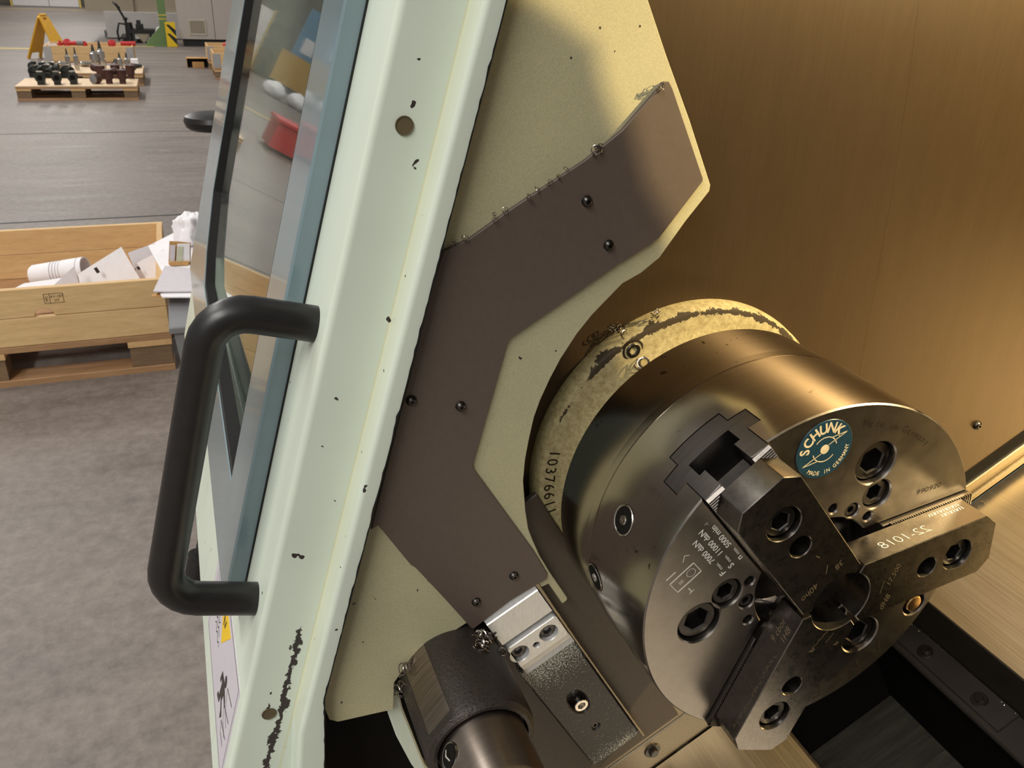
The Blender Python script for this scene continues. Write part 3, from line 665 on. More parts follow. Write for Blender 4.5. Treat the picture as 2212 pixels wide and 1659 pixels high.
bm = bmesh.new(); arc_text(bm, F(SPX(0, 0, -0.1343), AY, AZ, AX), '10376611', 0.0108, 0.1044, 167.7, 3.5, False, 0.0004); build('cast_number', bm, M['etch_dark'], sf)

# ------------------------------------------------------------------ three-jaw chuck
RC = 0.1075; SLOT = (129.5, 9.5, 249.5)
ch = root('lathe_chuck', 'three-jaw steel power chuck with bolted top jaws', 'chuck', SPX(0, 0, -0.055))
def lobe(a, hw, rb=0.0385):
    o0 = math.degrees(math.asin(hw/RC)); i0 = math.degrees(math.asin(hw/rb))
    return circ(0, 0, RC, 40, a+o0, a+120-o0)+circ(0, 0, rb, 14, a+120-i0, a+i0)
def pol(r, a): return (r*math.cos(rad(a)), r*math.sin(rad(a)))
HSET = ((0.0735, 61.0, 0.0130, 0.0119, 0.0030, 0.0075), (0.0575, 47.7, 0.0092, 0.0083, 0.0022, 0.0050), (0.0438, 58.9, 0.0046, 0.0040, 0.0012, 0.0022), (0.0447, 40.7, 0.0030, 0, 0, 0), (0.0447, 77.2, 0.0030, 0, 0, 0))
bm = bmesh.new()
for a in SLOT:
    hs = [circ(*pol(r, a+o), rh, 32 if rh > 0.005 else 18) for r, o, rh, _, _, _ in HSET]
    if a == 249.5: hs.append(circ(*pol(0.0961, a+84.3), 0.0082, 28))
    plate(bm, SPX, lobe(a, 0.0210), hs, -0.0150, 0.0, 0.0008, mi=1)
    plate(bm, SPX, lobe(a, 0.0286), [], -0.0285, -0.0150)
    plate(bm, SPX, lobe(a, 0.0176), [], -0.0365, -0.0285)
for f in bm.faces:                                   # the turned outside keeps the ground-steel material
    c = f.calc_center_median(); f.normal_update()
    if abs(f.normal.x) < 0.5 and math.hypot(c.y, c.z-ZS) > RC*0.996: f.material_index = 0
lathe(bm, SPX(0, 0, 0), AX, [(-0.0365, 0.02), (-0.0365, RC), (-0.0640, RC), (-0.0643, RC-0.0010), (-0.0652, RC-0.0010), (-0.0655, RC-0.0002), (-0.0712, RC-0.0004), (-0.0722, RC-0.0012), (-0.1092, RC-0.0012), (-0.110, RC-0.0022), (-0.110, 0.08)], 160, caps=False)
lathe(bm, SPX(0, 0, 0), AX, [(-0.0300, 0.0385), (-0.0300, 0.013), (-0.060, 0.013), (-0.060, 0.0)], 48, caps=False, mi=1)
build('chuck_body', bm, [M['chuck'], M['chuck_face']], ch)
for a in SLOT:
    for r, o, rh, hr, dep, hx in HSET:
        if hr: socket_screw(F(SPX(*pol(r, a+o), -dep), AY, AZ, AX), hr, 0.010, hx, 'socket_screw', M['bolt'], ch, 12+a)
bm = bmesh.new(); c = pol(0.0961, 249.5+84.3); lathe(bm, SPX(c[0], c[1], 0), AX, [(-0.012, 0.0056), (-0.0006, 0.0056), (0.0, 0.0050), (0.0003, 0.003), (0.0004, 0)], 30, caps=False); build('bronze_plug', bm, M['bronze'], ch)
# radial oil plugs in the turned outside
for y, z, x in ((-0.1023, 0.0332, -0.0398), (-0.106, -0.0182, -0.058)):
    d = V(0, y, z).normalized(); o = SPX(0, 0, 0)+V(x, 0, 0)+d*RC
    bm = bmesh.new(); lathe(bm, o, d, [(0.0002, 0.0088), (0.0006, 0.0084), (0.0004, 0.0078), (0.0002, 0.0076)], 30, caps=False); p_ = build('plug_seat', bm, [M['bright']], ch)
    bm = bmesh.new(); lathe(bm, o, d, [(0.0003, 0.0078), (0.00035, 0.0)], 30, caps=False); build('plug_hole', bm, M['void'], p_)
    bm = bmesh.new(); lathe(bm, o, d, [(0.0003, 0.0028), (0.0010, 0.0024), (0.0012, 0.0009), (0.0008, 0.0)], 20, caps=False); build('grease_nipple', bm, M['bright'], p_)
base_objs = []
for k, a in enumerate(SLOT):
    er, et = V(0, math.cos(rad(a)), math.sin(rad(a))), V(0, -math.sin(rad(a)), math.cos(rad(a)))
    J = F(SPX(0, 0, 0), er, et, AX)
    bm = bmesh.new(); RJ = RC-0.0003
    for x0, x1, spans in ((-0.0360, -0.0281, ((-0.0171, 0.0171),)), (-0.0281, -0.0225, ((-0.0281, 0.0281),)), (-0.0225, -0.0153, ((-0.0281, -0.0136), (0.0136, 0.0281))), (-0.0153, -0.0120, ((-0.0205, -0.0136), (0.0136, 0.0205))), (-0.0120, 0.0022, ((-0.0205, -0.0098), (0.0098, 0.0205)))):
        for t0, t1 in spans:
            arc = [(math.sqrt(RJ*RJ-t*t), t) for t in [t0+(t1-t0)*i/10 for i in range(11)]]
            plate(bm, J, [(0.043, t0)]+arc+[(0.043, t1)], [], x0, x1, 0.0005 if x1 > 0 else 0)
    bj = build('base_jaw', bm, M['base_jaw'], ch)
    for t0, t1 in ((-0.0205, -0.0098), (0.0098, 0.0205)):
        prof = [(0.048, 0.0018)]
        for i in range(36): prof += [(0.048+i*0.0016, 0.0024), (0.048+i*0.0016+0.0008, 0.0044)]
        prof += [(0.048+36*0.0016, 0.0024), (0.1056, 0.0018)]
        bm = bmesh.new(); prism(bm, F(SPX(0, 0, 0), et, er, AX), prof, t0, t1); build('serration', bm, M['jaw'], bj, smooth=False)
    bm = bmesh.new(); box(bm, J, 0.046, 0.078, -0.0124, 0.0124, -0.0222, -0.0130, 0.0006); box(bm, J, 0.046, 0.0935, -0.0092, 0.0092, -0.0130, 0.0043); build('jaw_nut', bm, M['bolt'], bj)
    hw2 = 0.0203
    out = [(0.0966, -hw2), (0.1042, -0.0132), (0.1046, -0.0125), (0.1046, 0.0125), (0.1042, 0.0132), (0.0966, hw2), (0.0136, hw2), (0.01065, 0.0155)]+circ(0, 0, 0.0188, 14, 54, -54)+[(0.01065, -0.0155), (0.0136, -hw2)]
    bm = bmesh.new(); plate(bm, J, out, [circ(0.0576, 0, 0.0064, 30), circ(0.0790, 0, 0.0100, 36)], 0.0042, 0.0225, 0.00045)
    tj = build('top_jaw', bm, M['jaw'], ch)
    socket_screw(F(J(0.0790, 0, 0.0198), er, et, AX), 0.0088, 0.010, 0.0052, 'socket_screw', M['bolt'], tj, 25+31*k)
    bm = bmesh.new(); plate(bm, J, circ(0.0576, 0, 0.0066, 24), [], 0.0042, 0.0048); plate(bm, J, circ(0.0790, 0, 0.0102, 24), [], 0.0060, 0.0068); build('bore_floor', bm, M['etch_dark'], tj)
    # scratched and stamped marks
    bm = bmesh.new()
    FRT = F(J(0, 0, 0.0225), er, et, AX)
    if k == 0:
        put_text(bm, FRT, '38', 0.0055, (0.026, -0.011), 98, shear=0.25); put_text(bm, FRT, '/', 0.008, (0.030, -0.004), 70); put_text(bm, FRT, '40ho', 0.0058, (0.025, 0.010), 100, shear=0.25); stroke(bm, FRT, [(0.044, -0.0035), (0.041, -0.0045)], 0.0006)
    elif k == 1:
        put_text(bm, FRT, 'dH8', 0.0058, (0.030, -0.014), 60, shear=0.3); put_text(bm, FRT, '17,500', 0.0052, (0.034, 0.004), 62, shear=0.3); stroke(bm, FRT, [(0.026, -0.006), (0.028, 0.003)], 0.0004)
    else:
        stroke(bm, FRT, [(0.020, 0.008), (0.027, 0.006)], 0.0004); stroke(bm, FRT, [(0.018+0.002*i, 0.002+0.0012*(i % 2)-0.0006*i) for i in range(9)], 0.0004); put_text(bm, FRT, '9', 0.005, (0.033, -0.001), 40); put_text(bm, FRT, '9', 0.005, (0.027, 0.014), 40)
    build('scratched_mark', bm, M['scratch'], tj, smooth=False)
    SIDE = F(J(0, hw2 if k != 2 else -hw2, 0.0), er if k != 2 else -er, AX, et if k != 2 else -et)
    bm = bmesh.new()
    if k == 1:
        SD = F(J(0, hw2, 0.0), -er, -AX, et)           # reads upside down from the front, as in the photograph
        put_text(bm, SD, '22-1018', 0.0078, (-0.047, -0.0150), 0, 0.00008, 1.3, 0.15, -0.022)
        for rr in range(2):
            for i in range(15-4*rr): stroke(bm, SD, [(-0.091+i*0.0014, -0.0062-0.0032*rr), (-0.091+i*0.0014+0.0005*(i % 3), -0.0084-0.0032*rr)], 0.0005, 0.00008)
    elif k == 2:
        SD = F(J(0, -hw2, 0.0), er, AX, -et)
        put_text(bm, SD, '9 cbor', 0.0055, (0.029, 0.0125), 180, 0.00008, 1, 0.2); put_text(bm, SD, '1H8', 0.0055, (0.028, 0.018), 180, 0.00008, 1, 0.2)
        rs = random.Random(11); px_ = 0.040
        while px_ < 0.092:
            sp_ = [(px_+0.0006*j+rs.uniform(-0.0003, 0.0003), 0.0175+0.0003*(j % 2)*0+rs.choice((0, 0.0013, 0.0013, 0.0021))) for j in range(rs.randint(3, 8))]
            stroke(bm, SD, sp_, 0.0002, 0.00008); px_ = sp_[-1][0]+0.0011
    if len(bm.verts): build('scratched_text', bm, M['etch_glint'] if k == 1 else M['scratch'], tj, smooth=False)
    else: bm.free()
# stamped writing on the chuck face
FACE = F(SPX(0, 0, 0), AY, AZ, AX)
bm = bmesh.new(); arc_text(bm, FACE, 'Made in Germany', 0.0058, 0.0957, 83.3, 2.15, True, 0.00008, 0.95)
build('stamped_text', bm, M['etch_dark'], ch, smooth=False)
bm = bmesh.new(); put_text(bm, FACE, '990920', 0.0048, (0.069, 0.0446), 8, 0.00008, 1.25, 0.12)
build('stamped_number', bm, M['etch_dark'], ch, smooth=False)
bm = bmesh.new(); RD = 130.5; e1, e2 = V(*pol(1, RD)), V(*pol(1, RD+90))
T = F(SPX(0, 0, 0), AY*e1.x+AZ*e1.y, AY*e2.x+AZ*e2.y, AX)
for i, (s_, sub, rest) in enumerate((('F', 'max.', '7000 daN'), ('S', 'max.', '11000 daN'), ('n', 'max.', '5000 min'))):
    q = (0.0362, 0.0303, 0.0243)[i]
    put_text(bm, T, s_, 0.0050, (0.0545, q), 0, 0.0001, 1.2, 0.0, 0.015); put_text(bm, T, sub, 0.0029, (0.0605, q-0.0008), 0, 0.0001, 1.2); put_text(bm, T, rest, 0.0047, (0.0765 if i != 1 else 0.0780, q), 0, 0.0001, 1.12, 0.0, 0.015)
put_text(bm, T, '-1', 0.0030, (0.0905, 0.0243+0.0014), 0, 0.0001)
sk = (0.0672, 0.0438)
for p, q in (((0, 0), (0.0, 0.0165)), ((0.0085, 0), (0.0085, 0.0165))): stroke(bm, T, [(sk[0]+p[0], sk[1]+p[1]), (sk[0]+q[0], sk[1]+q[1])], 0.0009, 0.0001)
stroke(bm, T, [(sk[0], sk[1]+0.0165), (sk[0]+0.0085, sk[1]+0.0165)], 0.0004, 0.0001); stroke(bm, T, [(sk[0], sk[1]), (sk[0]+0.0085, sk[1])], 0.0004, 0.0001)
stroke(bm, T, [(sk[0]+0.0042+0.0026*math.cos(t), sk[1]+0.0045+0.0026*math.sin(t)) for t in [i*0.5 for i in range(14)]], 0.0003, 0.0001)
stroke(bm, T, [(sk[0]+0.0125, sk[1]+0.0165), (sk[0]+0.0125, sk[1]+0.010)], 0.0008, 0.0001); stroke(bm, T, [(sk[0]+0.014, sk[1]+0.004), (sk[0]+0.017, sk[1]+0.001), (sk[0]+0.015, sk[1]-0.001)], 0.0005, 0.0001)
put_text(bm, T, '=', 0.006, (sk[0]+0.0042, sk[1]+0.0115), 90, 0.0001); put_text(bm, T, 'T', 0.006, (sk[0]-0.005, sk[1]+0.011), 90, 0.0001)
build('etched_data', bm, M['etch_glint'], ch, smooth=False)
bm = bmesh.new(); arc_text(bm, FACE, 'TA', 0.0165, 0.0965, -37.5, 10.5, True, 0.00008, 1.0); arc_text(bm, FACE, 'NCF', 0.0165, 0.0965, -59.5, 8.0, True, 0.00008, 1.0)
build('stamped_type', bm, M['etch_dark'], ch, smooth=False)
c = pol(0.0855, 99.0); LG = F(SPX(c[0], c[1], 0), AY, AZ, AX)
bm = bmesh.new(); plate(bm, LG, circ(0, 0, 0.0172, 48), [], 0, 0.0004, 0.00025); lgo = build('logo_disc', bm, M['logo_blue'], ch)
tl = 28
bm = bmesh.new(); L2 = F(LG(0, 0, 0.0004), AY, AZ, AX)
arc_text(bm, L2, 'SCHUNK', 0.0082, 0.0123, 62+90+tl, 24.5, True, 0.0001, 0.9, 0.03); arc_text(bm, L2, 'MADE IN GERMANY', 0.0034, 0.0143, 212+tl, 8.6, False, 0.0001, 0.9, 0.015)
plate(bm, L2, circ(0, 0, 0.0027, 24), [], 0, 0.0001)
for s0 in (0, 180):
    stroke(bm, L2, [(0.0072*math.cos(rad(t+s0)), 0.0072*math.sin(rad(t+s0))) for t in range(20, 150, 8)], 0.0006, 0.0001)
    stroke(bm, L2, [pol(0.003, s0+tl+25), pol(0.0152, s0+tl+8), pol(0.0072, s0+tl+38)], 0.0005, 0.0001)
build('logo_print', bm, M['cream'], lgo, smooth=False)
# ------------------------------------------------------------------ shop floor things
def at(u, v, X=None, Z=None):
    """a point of the hall seen at a pixel of the 2212 x 1659 photograph, on the plane x = X or z = Z"""
    d = r0v*((u-1106)/1800)+r1v*(-(v-829.5)/1800)+r2v
    t = (X-CAMPOS.x)/d.x if X is not None else (Z-CAMPOS.z)/d.z
    return CAMPOS+d*t
r0v, r1v, r2v = Vector(ROT[0]), Vector(ROT[1]), Vector(ROT[2])
def bx(name, mat, par, lo, hi, ch=0.0, o=(0, 0, 0)):
    bm = bmesh.new(); o = Vector(o); wbox(bm, tuple(o+Vector(lo)), tuple(o+Vector(hi)), ch); return build(name, bm, mat, par, smooth=False)
def make_pallet(label, loc, wide=1.2, deep=0.8, ply=False, group=None):
    """front face at local x = 0, width along +y, depth along -x"""
    t = root('wooden_pallet', label, 'pallet', loc, group); L = Vector(loc); k = wide/1.2
    ys = [(0, 0.145*k), (0.5275*k, 0.6725*k), (1.055*k, wide)]; xs = [(-0.1, 0), (-deep/2-0.07, -deep/2+0.07), (-deep, -deep+0.1)]
    for x in xs: bx('bottom_board', M['pallet'], t, (x[0], 0, 0), (x[1], wide, 0.022), 0.002, L)
    for x in xs:
        for y in ys: bx('block', M['pallet_dark'], t, (x[0]+0.004, y[0]+0.004, 0.022), (x[1]-0.006, y[1]-0.004, 0.100), 0.003, L)
    for y in ys: bx('cross_board', M['pine_x'], t, (-deep, y[0], 0.100), (0, y[1], 0.122), 0.002, L)
    n = 5
    for i in range(n):
        w = 0.145 if i % 2 == 0 else 0.10; c = -0.0725-(deep-0.145)*i/(n-1)
        bx('top_board', M['pallet'], t, (c-w/2, 0, 0.122), (c+w/2, wide, 0.143), 0.002, L)
    if ply: bx('plywood_top', M['ply'], t, (-deep, 0.0, 0.143), (0.0, wide, 0.152), 0.001, L)
    return t
def make_collar(label, loc, wide=1.2, deep=0.8, h=0.2, z=0.145, group=None, notch=False, hinges=False):
    t = root('pallet_collar', label, 'crate', loc, group); L = Vector(loc); th = 0.022
    for zz0, zz1 in ((z, z+h/2-0.001), (z+h/2+0.001, z+h)):
        hole = notch and zz0 > z+0.01
        bm = bmesh.new()
        pts = [(0, zz0), (wide, zz0), (wide, zz1), (0, zz1)]
        if hole: pts = [(0, zz0), (notch-0.03, zz0)]+[(notch-0.03*math.cos(rad(a)), zz0+0.030*math.sin(rad(a))) for a in range(15, 166, 15)]+[(notch+0.03, zz0), (wide, zz0), (wide, zz1), (0, zz1)]
        plate(bm, F(L, AY, AZ, AX), pts, [], -th, 0, 0.0015); build('front_board', bm, M['pine'], t, smooth=False)
        bx('back_board', M['pine'], t, (-deep, 0, zz0), (-deep+th, wide, zz1), 0.0015, L)
        bx('side_board', M['pine_x'], t, (-deep+th, 0, zz0), (-th, th, zz1), 0.0015, L)
        bx('side_board', M['pine_x'], t, (-deep+th, wide-th, zz0), (-th, wide, zz1), 0.0015, L)
    if hinges:
        for y in (0, wide):
            s = -1 if y == 0 else 1
            bx('hinge', M['galv'], t, (-0.09, min(y, y+s*0.004), z+0.01), (0.003, max(y, y+s*0.004), z+h-0.01), 0.001, L)
            bx('hinge', M['galv'], t, (0.0, min(y, y-s*0.09), z+0.01), (0.004, max(y, y-s*0.09), z+h-0.01), 0.001, L)
    return t
NP = (-2.725, -1.625, 0)
make_pallet('large near pallet carrying the wooden collar full of white paper', NP)
col = make_collar('pine collar crate holding white paper waste, nearest to the lathe door', NP, notch=0.0)
for o in list(col.children):
    if o.name.startswith('front_board') and o.location.z+max(v.co.z for v in o.data.vertices) > 0.3: top_board = o
bpy.data.objects.remove(top_board, do_unlink=True)
hx = at(97, 682, X=-2.725); nx_ = hx.y+1.625; sy = at(116, 644, X=-2.725)
bm = bmesh.new(); z0, z1 = 0.246, 0.345
pts = [(0, z0), (nx_-0.03, z0)]+[(nx_-0.03*math.cos(rad(a)), z0+0.026*math.sin(rad(a))) for a in range(15, 166, 15)]+[(nx_+0.03, z0), (1.2, z0), (1.2, z1), (0, z1)]
plate(bm, F(NP, AY, AZ, AX), pts, [], -0.022, 0, 0.0015); tb = build('front_board', bm, M['pine'], col, smooth=False)
SF = F((-2.7246, sy.y, sy.z), AY, AZ, AX)
bm = bmesh.new(); w, h = 0.029, 0.0165
stroke(bm, SF, [(-w, -h), (w, -h), (w, h), (-w, h), (-w, -h)], 0.0016, 0.0003); stroke(bm, SF, [(-w+0.017, -h), (-w+0.017, h)], 0.0016, 0.0003)
put_text(bm, SF, 'AV-187', 0.0125, (0.009, 0.006), 0, 0.0003); put_text(bm, SF, 'HT', 0.0125, (0.009, -0.008), 0, 0.0003); put_text(bm, SF, 'IPPC', 0.0105, (-w+0.0085, 0), 90, 0.0003)
build('heat_treatment_stamp', bm, M['ink'], tb, smooth=False)
# waste paper in the near crate
def slab(name, label, cat, pts, X, mat, th=0.012, lean=0.0, group=None, ztop=None, extra=None):
    """flat sheet or box lid: outline seen at the given pixels, leaning so that its top is further back by lean"""
    P = [at(u, v, X=X) for u, v in pts]; zs = [p.z for p in P]; zl, zh = min(zs), max(zs)
    Q = [at(u, v, X=X-lean*(p.z-zl)/max(1e-6, zh-zl)) for (u, v), p in zip(pts, P)]
    n = (Q[1]-Q[0]).cross(Q[2]-Q[0]).normalized()
    if n.x < 0: n = -n
    bm = bmesh.new(); a = [bm.verts.new(q) for q in Q]; b = [bm.verts.new(q-n*th) for q in Q]; k = len(Q)
    bm.faces.new(a); bm.faces.new(b[::-1])
    for i in range(k): bm.faces.new((a[i], b[i], b[(i+1) % k], a[(i+1) % k]))
    o = build(name, bm, mat, None, Q[0], smooth=False); tag(o, label, cat, group); return o, Q, n
b1, Q, n = slab('white_board', 'large white board leaning in the middle of the near crate', 'board', [(168, 592), (262, 533), (308, 612), (182, 660)], -2.90, M['paper'], 0.012, 0.10)
bm = bmesh.new(); c = at(206, 576, X=-2.93); stroke(bm, F(c, AY, AZ, AX), [(0, 0), (0.008, -0.02)], 0.012, 0.012); build('hand_slot', bm, M['ink'], b1, smooth=False)
b2, Q, n = slab('white_box_side', 'smaller white board standing right of the large white board', 'board', [(292, 570), (352, 538), (366, 600), (330, 650), (300, 640)], -2.98, M['paper'], 0.012, 0.08)
bm = bmesh.new(); c = at(297, 574, X=-3.0); stroke(bm, F(c, AY, AZ, AX), [(0, 0), (0.006, -0.012)], 0.010, 0.012); build('hand_slot', bm, M['ink'], b2, smooth=False)
slab('white_tray', 'flat white tray tilted behind the two white boards', 'tray', [(276, 546), (334, 525), (340, 548), (290, 580)], -3.10, M['paper_grey'], 0.03, 0.06)
bm = bmesh.new(); P = [at(u, v, Z=zz) for u, v, zz in ((320, 531, 0.350), (400, 490, 0.350), (432, 500, 0.352), (432, 576, 0.352), (360, 604, 0.350))]
a_ = [bm.verts.new(p) for p in P]; b_ = [bm.verts.new(p-AZ*0.004) for p in P]; bm.faces.new(a_); bm.faces.new(b_[::-1])
for i in range(5): bm.faces.new((a_[i], b_[i], b_[(i+1) % 5], a_[(i+1) % 5]))
o = build('white_sheet', bm, M['paper'], None, P[0], smooth=False); tag(o, 'big white sheet lying over the right end of the near crate', 'sheet')
slab('bottom_sheet', 'crumpled white sheet lying low at the left of the near crate', 'paper', [(20, 628), (52, 612), (160, 596), (165, 640), (40, 660)], -2.88, M['paper'], 0.006, 0.12)
slab('folded_sheet', 'pale folded sheet in front of the paper roll', 'paper', [(112, 620), (160, 575), (178, 640)], -2.82, M['paper_grey'], 0.004, 0.05)
tr = root('paper_roll', 'white paper roll with printed bands and an open end', 'paper roll', at(60, 600, X=-3.08))
pa, pb = at(70, 597, X=-3.12), at(186, 581, X=-3.06)
bm = bmesh.new(); dd = (pb-pa).length; lathe(bm, pa, pb-pa, [(0.0, 0.02), (0.002, 0.035), (0.012, 0.041), (dd, 0.046), (dd, 0.041), (dd*0.4, 0.038)], 36, caps=False); build('roll', bm, M['paper'], tr)
bm = bmesh.new()
for k in range(4): lathe(bm, pa, pb-pa, [(dd*(0.42+0.055*k), 0.0443), (dd*(0.43+0.055*k), 0.0444)], 36, caps=False)
lathe(bm, pa, pb-pa, [(dd*0.90, 0.0462), (dd*0.91, 0.0462)], 36, caps=False); build('printed_bands', bm, M['ink_grey'], tr)
cb = root('small_carton', 'small open brown carton with a clear lid on the paper heap', 'carton', at(388, 570, X=-2.85))
def quad(name, mat, par, px, X, th=0.004):
    P = [at(u, v, X=X) for u, v in px]; bm = bmesh.new(); a = [bm.verts.new(p) for p in P]; b = [bm.verts.new(p-AX*th) for p in P]; k = len(P)
    bm.faces.new(a); bm.faces.new(b[::-1])
    for i in range(k): bm.faces.new((a[i], b[i], b[(i+1) % k], a[(i+1) % k]))
    return build(name, bm, mat, par, smooth=False)
X0 = 0
quad('back', M['card'], cb, [(366, 521), (386, 522), (412, 525), (412, 570), (364, 570)], -2.86)
quad('clear_window', M['paper_grey'], cb, [(367, 530), (379, 530), (377, 568), (366, 568)], -2.852)
quad('label_panel', M['paper'], cb, [(383, 527), (410, 527), (410, 566), (380, 567)], -2.850)
quad('green_print', simple('pale_green_print', rgb(204, 206, 182), 0.7), cb, [(383, 533), (396, 533), (394, 565), (380, 565)], -2.847, 0.002)
quad('front_flap', M['card'], cb, [(364, 567), (408, 565), (408, 573), (366, 574)], -2.84, 0.03)
crm = root('crumpled_bag', 'crumpled white plastic bag poking over the far corner of the crate', 'bag', at(400, 500, X=-3.5))
bm = bmesh.new(); bmesh.ops.create_icosphere(bm, subdivisions=4, radius=1.0); rn = random.Random(5)
from mathutils import noise as mnoise
for v in bm.verts:
    p = v.co.copy(); k = 1+0.45*mnoise.noise(p*1.7+V(3, 1, 2))+0.22*mnoise.noise(p*4.1); v.co = p*k
cc = at(414, 497, Z=0.41)
for v in bm.verts: v.co = V(v.co.x*0.06+cc.x, v.co.y*0.062+cc.y, v.co.z*0.075+cc.z)
build('bag', bm, M['paper'], crm, sharp=50)
gb = root('grey_bin', 'grey plastic bin squeezed between the near crate and the lathe door', 'bin', (-2.66, -0.36, 0))
pb0 = at(370, 646, X=-2.58); yb0 = at(388, 760, X=-2.58).y
bm = bmesh.new(); zt = pb0.z; lw = [(-2.58, pb0.y+0.01), (-2.30, pb0.y+0.01), (-2.30, pb0.y+0.36), (-2.58, pb0.y+0.36)]
A = [bm.verts.new((x, y+ (0.015 if i in (0, 1) else -0.015), 0.02)) for i, (x, y) in enumerate(lw)]; B = [bm.verts.new((x, y-(0.01 if i in (0, 1) else -0.01), zt)) for i, (x, y) in enumerate(lw)]
for i in range(4): bm.faces.new((A[i], A[(i+1) % 4], B[(i+1) % 4], B[i]))
bm.faces.new(A); bmesh.ops.translate(bm, verts=bm.verts, vec=(-0.02, 0, 0)); build('bin_body', bm, M['bin_grey'], gb, smooth=False)
bx('rim', M['bin_grey'], gb, (-2.62, pb0.y-0.01, zt-0.02), (-2.31, pb0.y+0.37, zt), 0.004)
ps = root('paper_stack', 'stack of greyish white papers lying over the crate corner', 'paper', at(370, 620, X=-2.72))
for k, (zz, px, mt) in enumerate(((0.0, [(331, 629), (356, 574), (420, 580), (420, 628)], 'paper_grey'), (-0.008, [(346, 634), (400, 622), (424, 630), (424, 641), (350, 641)], 'paper'), (-0.016, [(327, 636), (352, 628), (352, 640), (329, 640)], 'card'))):
    zt2 = 0.362+zz; P = [at(u, v, Z=zt2) for u, v in px]; bm = bmesh.new()
    a = [bm.verts.new(p) for p in P]; b = [bm.verts.new(p-AZ*0.004) for p in P]; kk = len(P); bm.faces.new(a); bm.faces.new(b[::-1])
    for i in range(kk): bm.faces.new((a[i], b[i], b[(i+1) % kk], a[(i+1) % kk]))
    build('sheet', bm, M[mt], ps, smooth=False)
# stool seat beside the crate
so = at(462, 250, Z=0.52); st = root('shop_stool', 'round black padded stool on the concrete, half hidden by the door', 'stool', (so.x, so.y, 0))
bm = bmesh.new(); lathe(bm, (so.x, so.y, 0.44), AZ, [(0.0, 0.10), (0.0, 0.15), (0.018, 0.172), (0.05, 0.182), (0.078, 0.172), (0.095, 0.13), (0.10, 0.06), (0.1005, 0.0)], 48, caps=False); build('seat', bm, M['seat'], st)
bm = bmesh.new(); lathe(bm, (so.x, so.y, 0), AZ, [(0, 0.13), (0.02, 0.13), (0.03, 0.03), (0.30, 0.028), (0.30, 0.02), (0.445, 0.02), (0.445, 0.09), (0.455, 0.09)], 32); build('pedestal', bm, M['dark'], st)

# far pallet 1: black castings and brown castings
P1 = (-10.45, -1.918, 0)
make_pallet('far pallet with black castings at the left and brown ones at the right', P1, 1.21, 0.80, True)
def casting_black():
    t = root('pipe_casting', 'x', 'casting', (0, 0, 0), 'dark pipe fittings on the front far pallet')
    bm = bmesh.new(); lathe(bm, (0.05, 0, 0.075), AX, [(0, 0.028), (0, 0.052), (-0.02, 0.052), (-0.022, 0.034), (-0.12, 0.034), (-0.12, 0.048), (-0.135, 0.048)], 16, caps=False)
    cyl(bm, (-0.03, 0, 0.06), (-0.03, 0, 0.135), 0.034, 0.030, 14); wbox(bm, (-0.10, -0.035, 0.0), (0.03, 0.035, 0.05), 0.006); build('casting_body', bm, M['casting_black'], t)
    bm = bmesh.new(); lathe(bm, (0.0505, 0, 0.075), AX, [(0, 0.028), (0.0002, 0.0)], 16, caps=False); build('bore', bm, M['void'], t)
    bm = bmesh.new(); wbox(bm, (-0.012, -0.03, 0.13), (0.014, 0.03, 0.142), 0.003); build('machined_pad', bm, M['bright'], t); return t
def casting_brown():
    t = root('elbow_casting', 'x', 'casting', (0, 0, 0), 'brown elbow castings on the front far pallet')
    bm = bmesh.new(); cyl(bm, (0, 0, 0), (0, 0, 0.05), 0.036, 0.034, 14); cyl(bm, (0, 0, 0.05), (0, 0, 0.135), 0.046, 0.05, 14)
    tube(bm, [(0, 0, 0.10), (-0.06, 0.02, 0.115), (-0.12, 0.05, 0.12)], [0.05, 0.04, 0.046], 12); build('casting_body', bm, M['casting_brown'], t)
    bm = bmesh.new(); cyl(bm, (0, 0, 0.135), (0, 0, 0.15), 0.054, 0.054, 14); build('top_flange', bm, M['casting_brown'], t); return t
cb0 = casting_black(); spots = [((68+0, 183), 0.0), ((125, 183), 0.1), ((160, 182), 0.0), ((84, 168), 0.9), ((108, 166), 1.3), ((150, 168), 0.7), ((82, 158), 1.2), ((100, 160), 1.6), ((120, 160), 1.4)]
spots[0] = ((90, 183), 0.0)
BL = ['front row, leftmost', 'front row, middle', 'front row, third from the left', 'second row, leftmost', 'second row, middle', 'second row, right', 'back row, leftmost', 'back row, middle', 'back row, right']
for i, ((u, v), a) in enumerate(spots):
    o = cb0 if i == 0 else copy_tree(cb0); p = at(u, v, Z=0.152); o.location = (p.x, p.y, 0.1525); o.rotation_euler.z = a
    o['label'] = 'dark pipe casting on the front far pallet, '+BL[i]
be0 = casting_brown(); sp2 = [((237, 181), -0.2), ((266, 181), 0.3), ((220, 171), 1.0), ((252, 169), 0.4), ((284, 170), 0.2)]
BR = ['front, left of the two standing elbows', 'front, rightmost standing elbow', 'behind at the left', 'behind in the middle', 'at the right rear corner']
for i, ((u, v), a) in enumerate(sp2):
    o = be0 if i == 0 else copy_tree(be0); p = at(u, v, Z=0.152); o.location = (p.x, p.y, 0.1525); o.rotation_euler.z = a
    o['label'] = 'rust brown elbow casting on the front far pallet, '+BR[i]
t = root('half_casting', 'brown casting with a cut grey face lying at the middle of the front far pallet', 'casting', tuple(at(203, 181, Z=0.153)))
L = t.location
bm = bmesh.new(); lathe(bm, L+V(0.02, 0, 0.05), V(0.8, -0.6, 0), [(0, 0.05), (-0.05, 0.06), (-0.10, 0.04)], 16); build('casting_body', bm, M['casting_brown'], t)
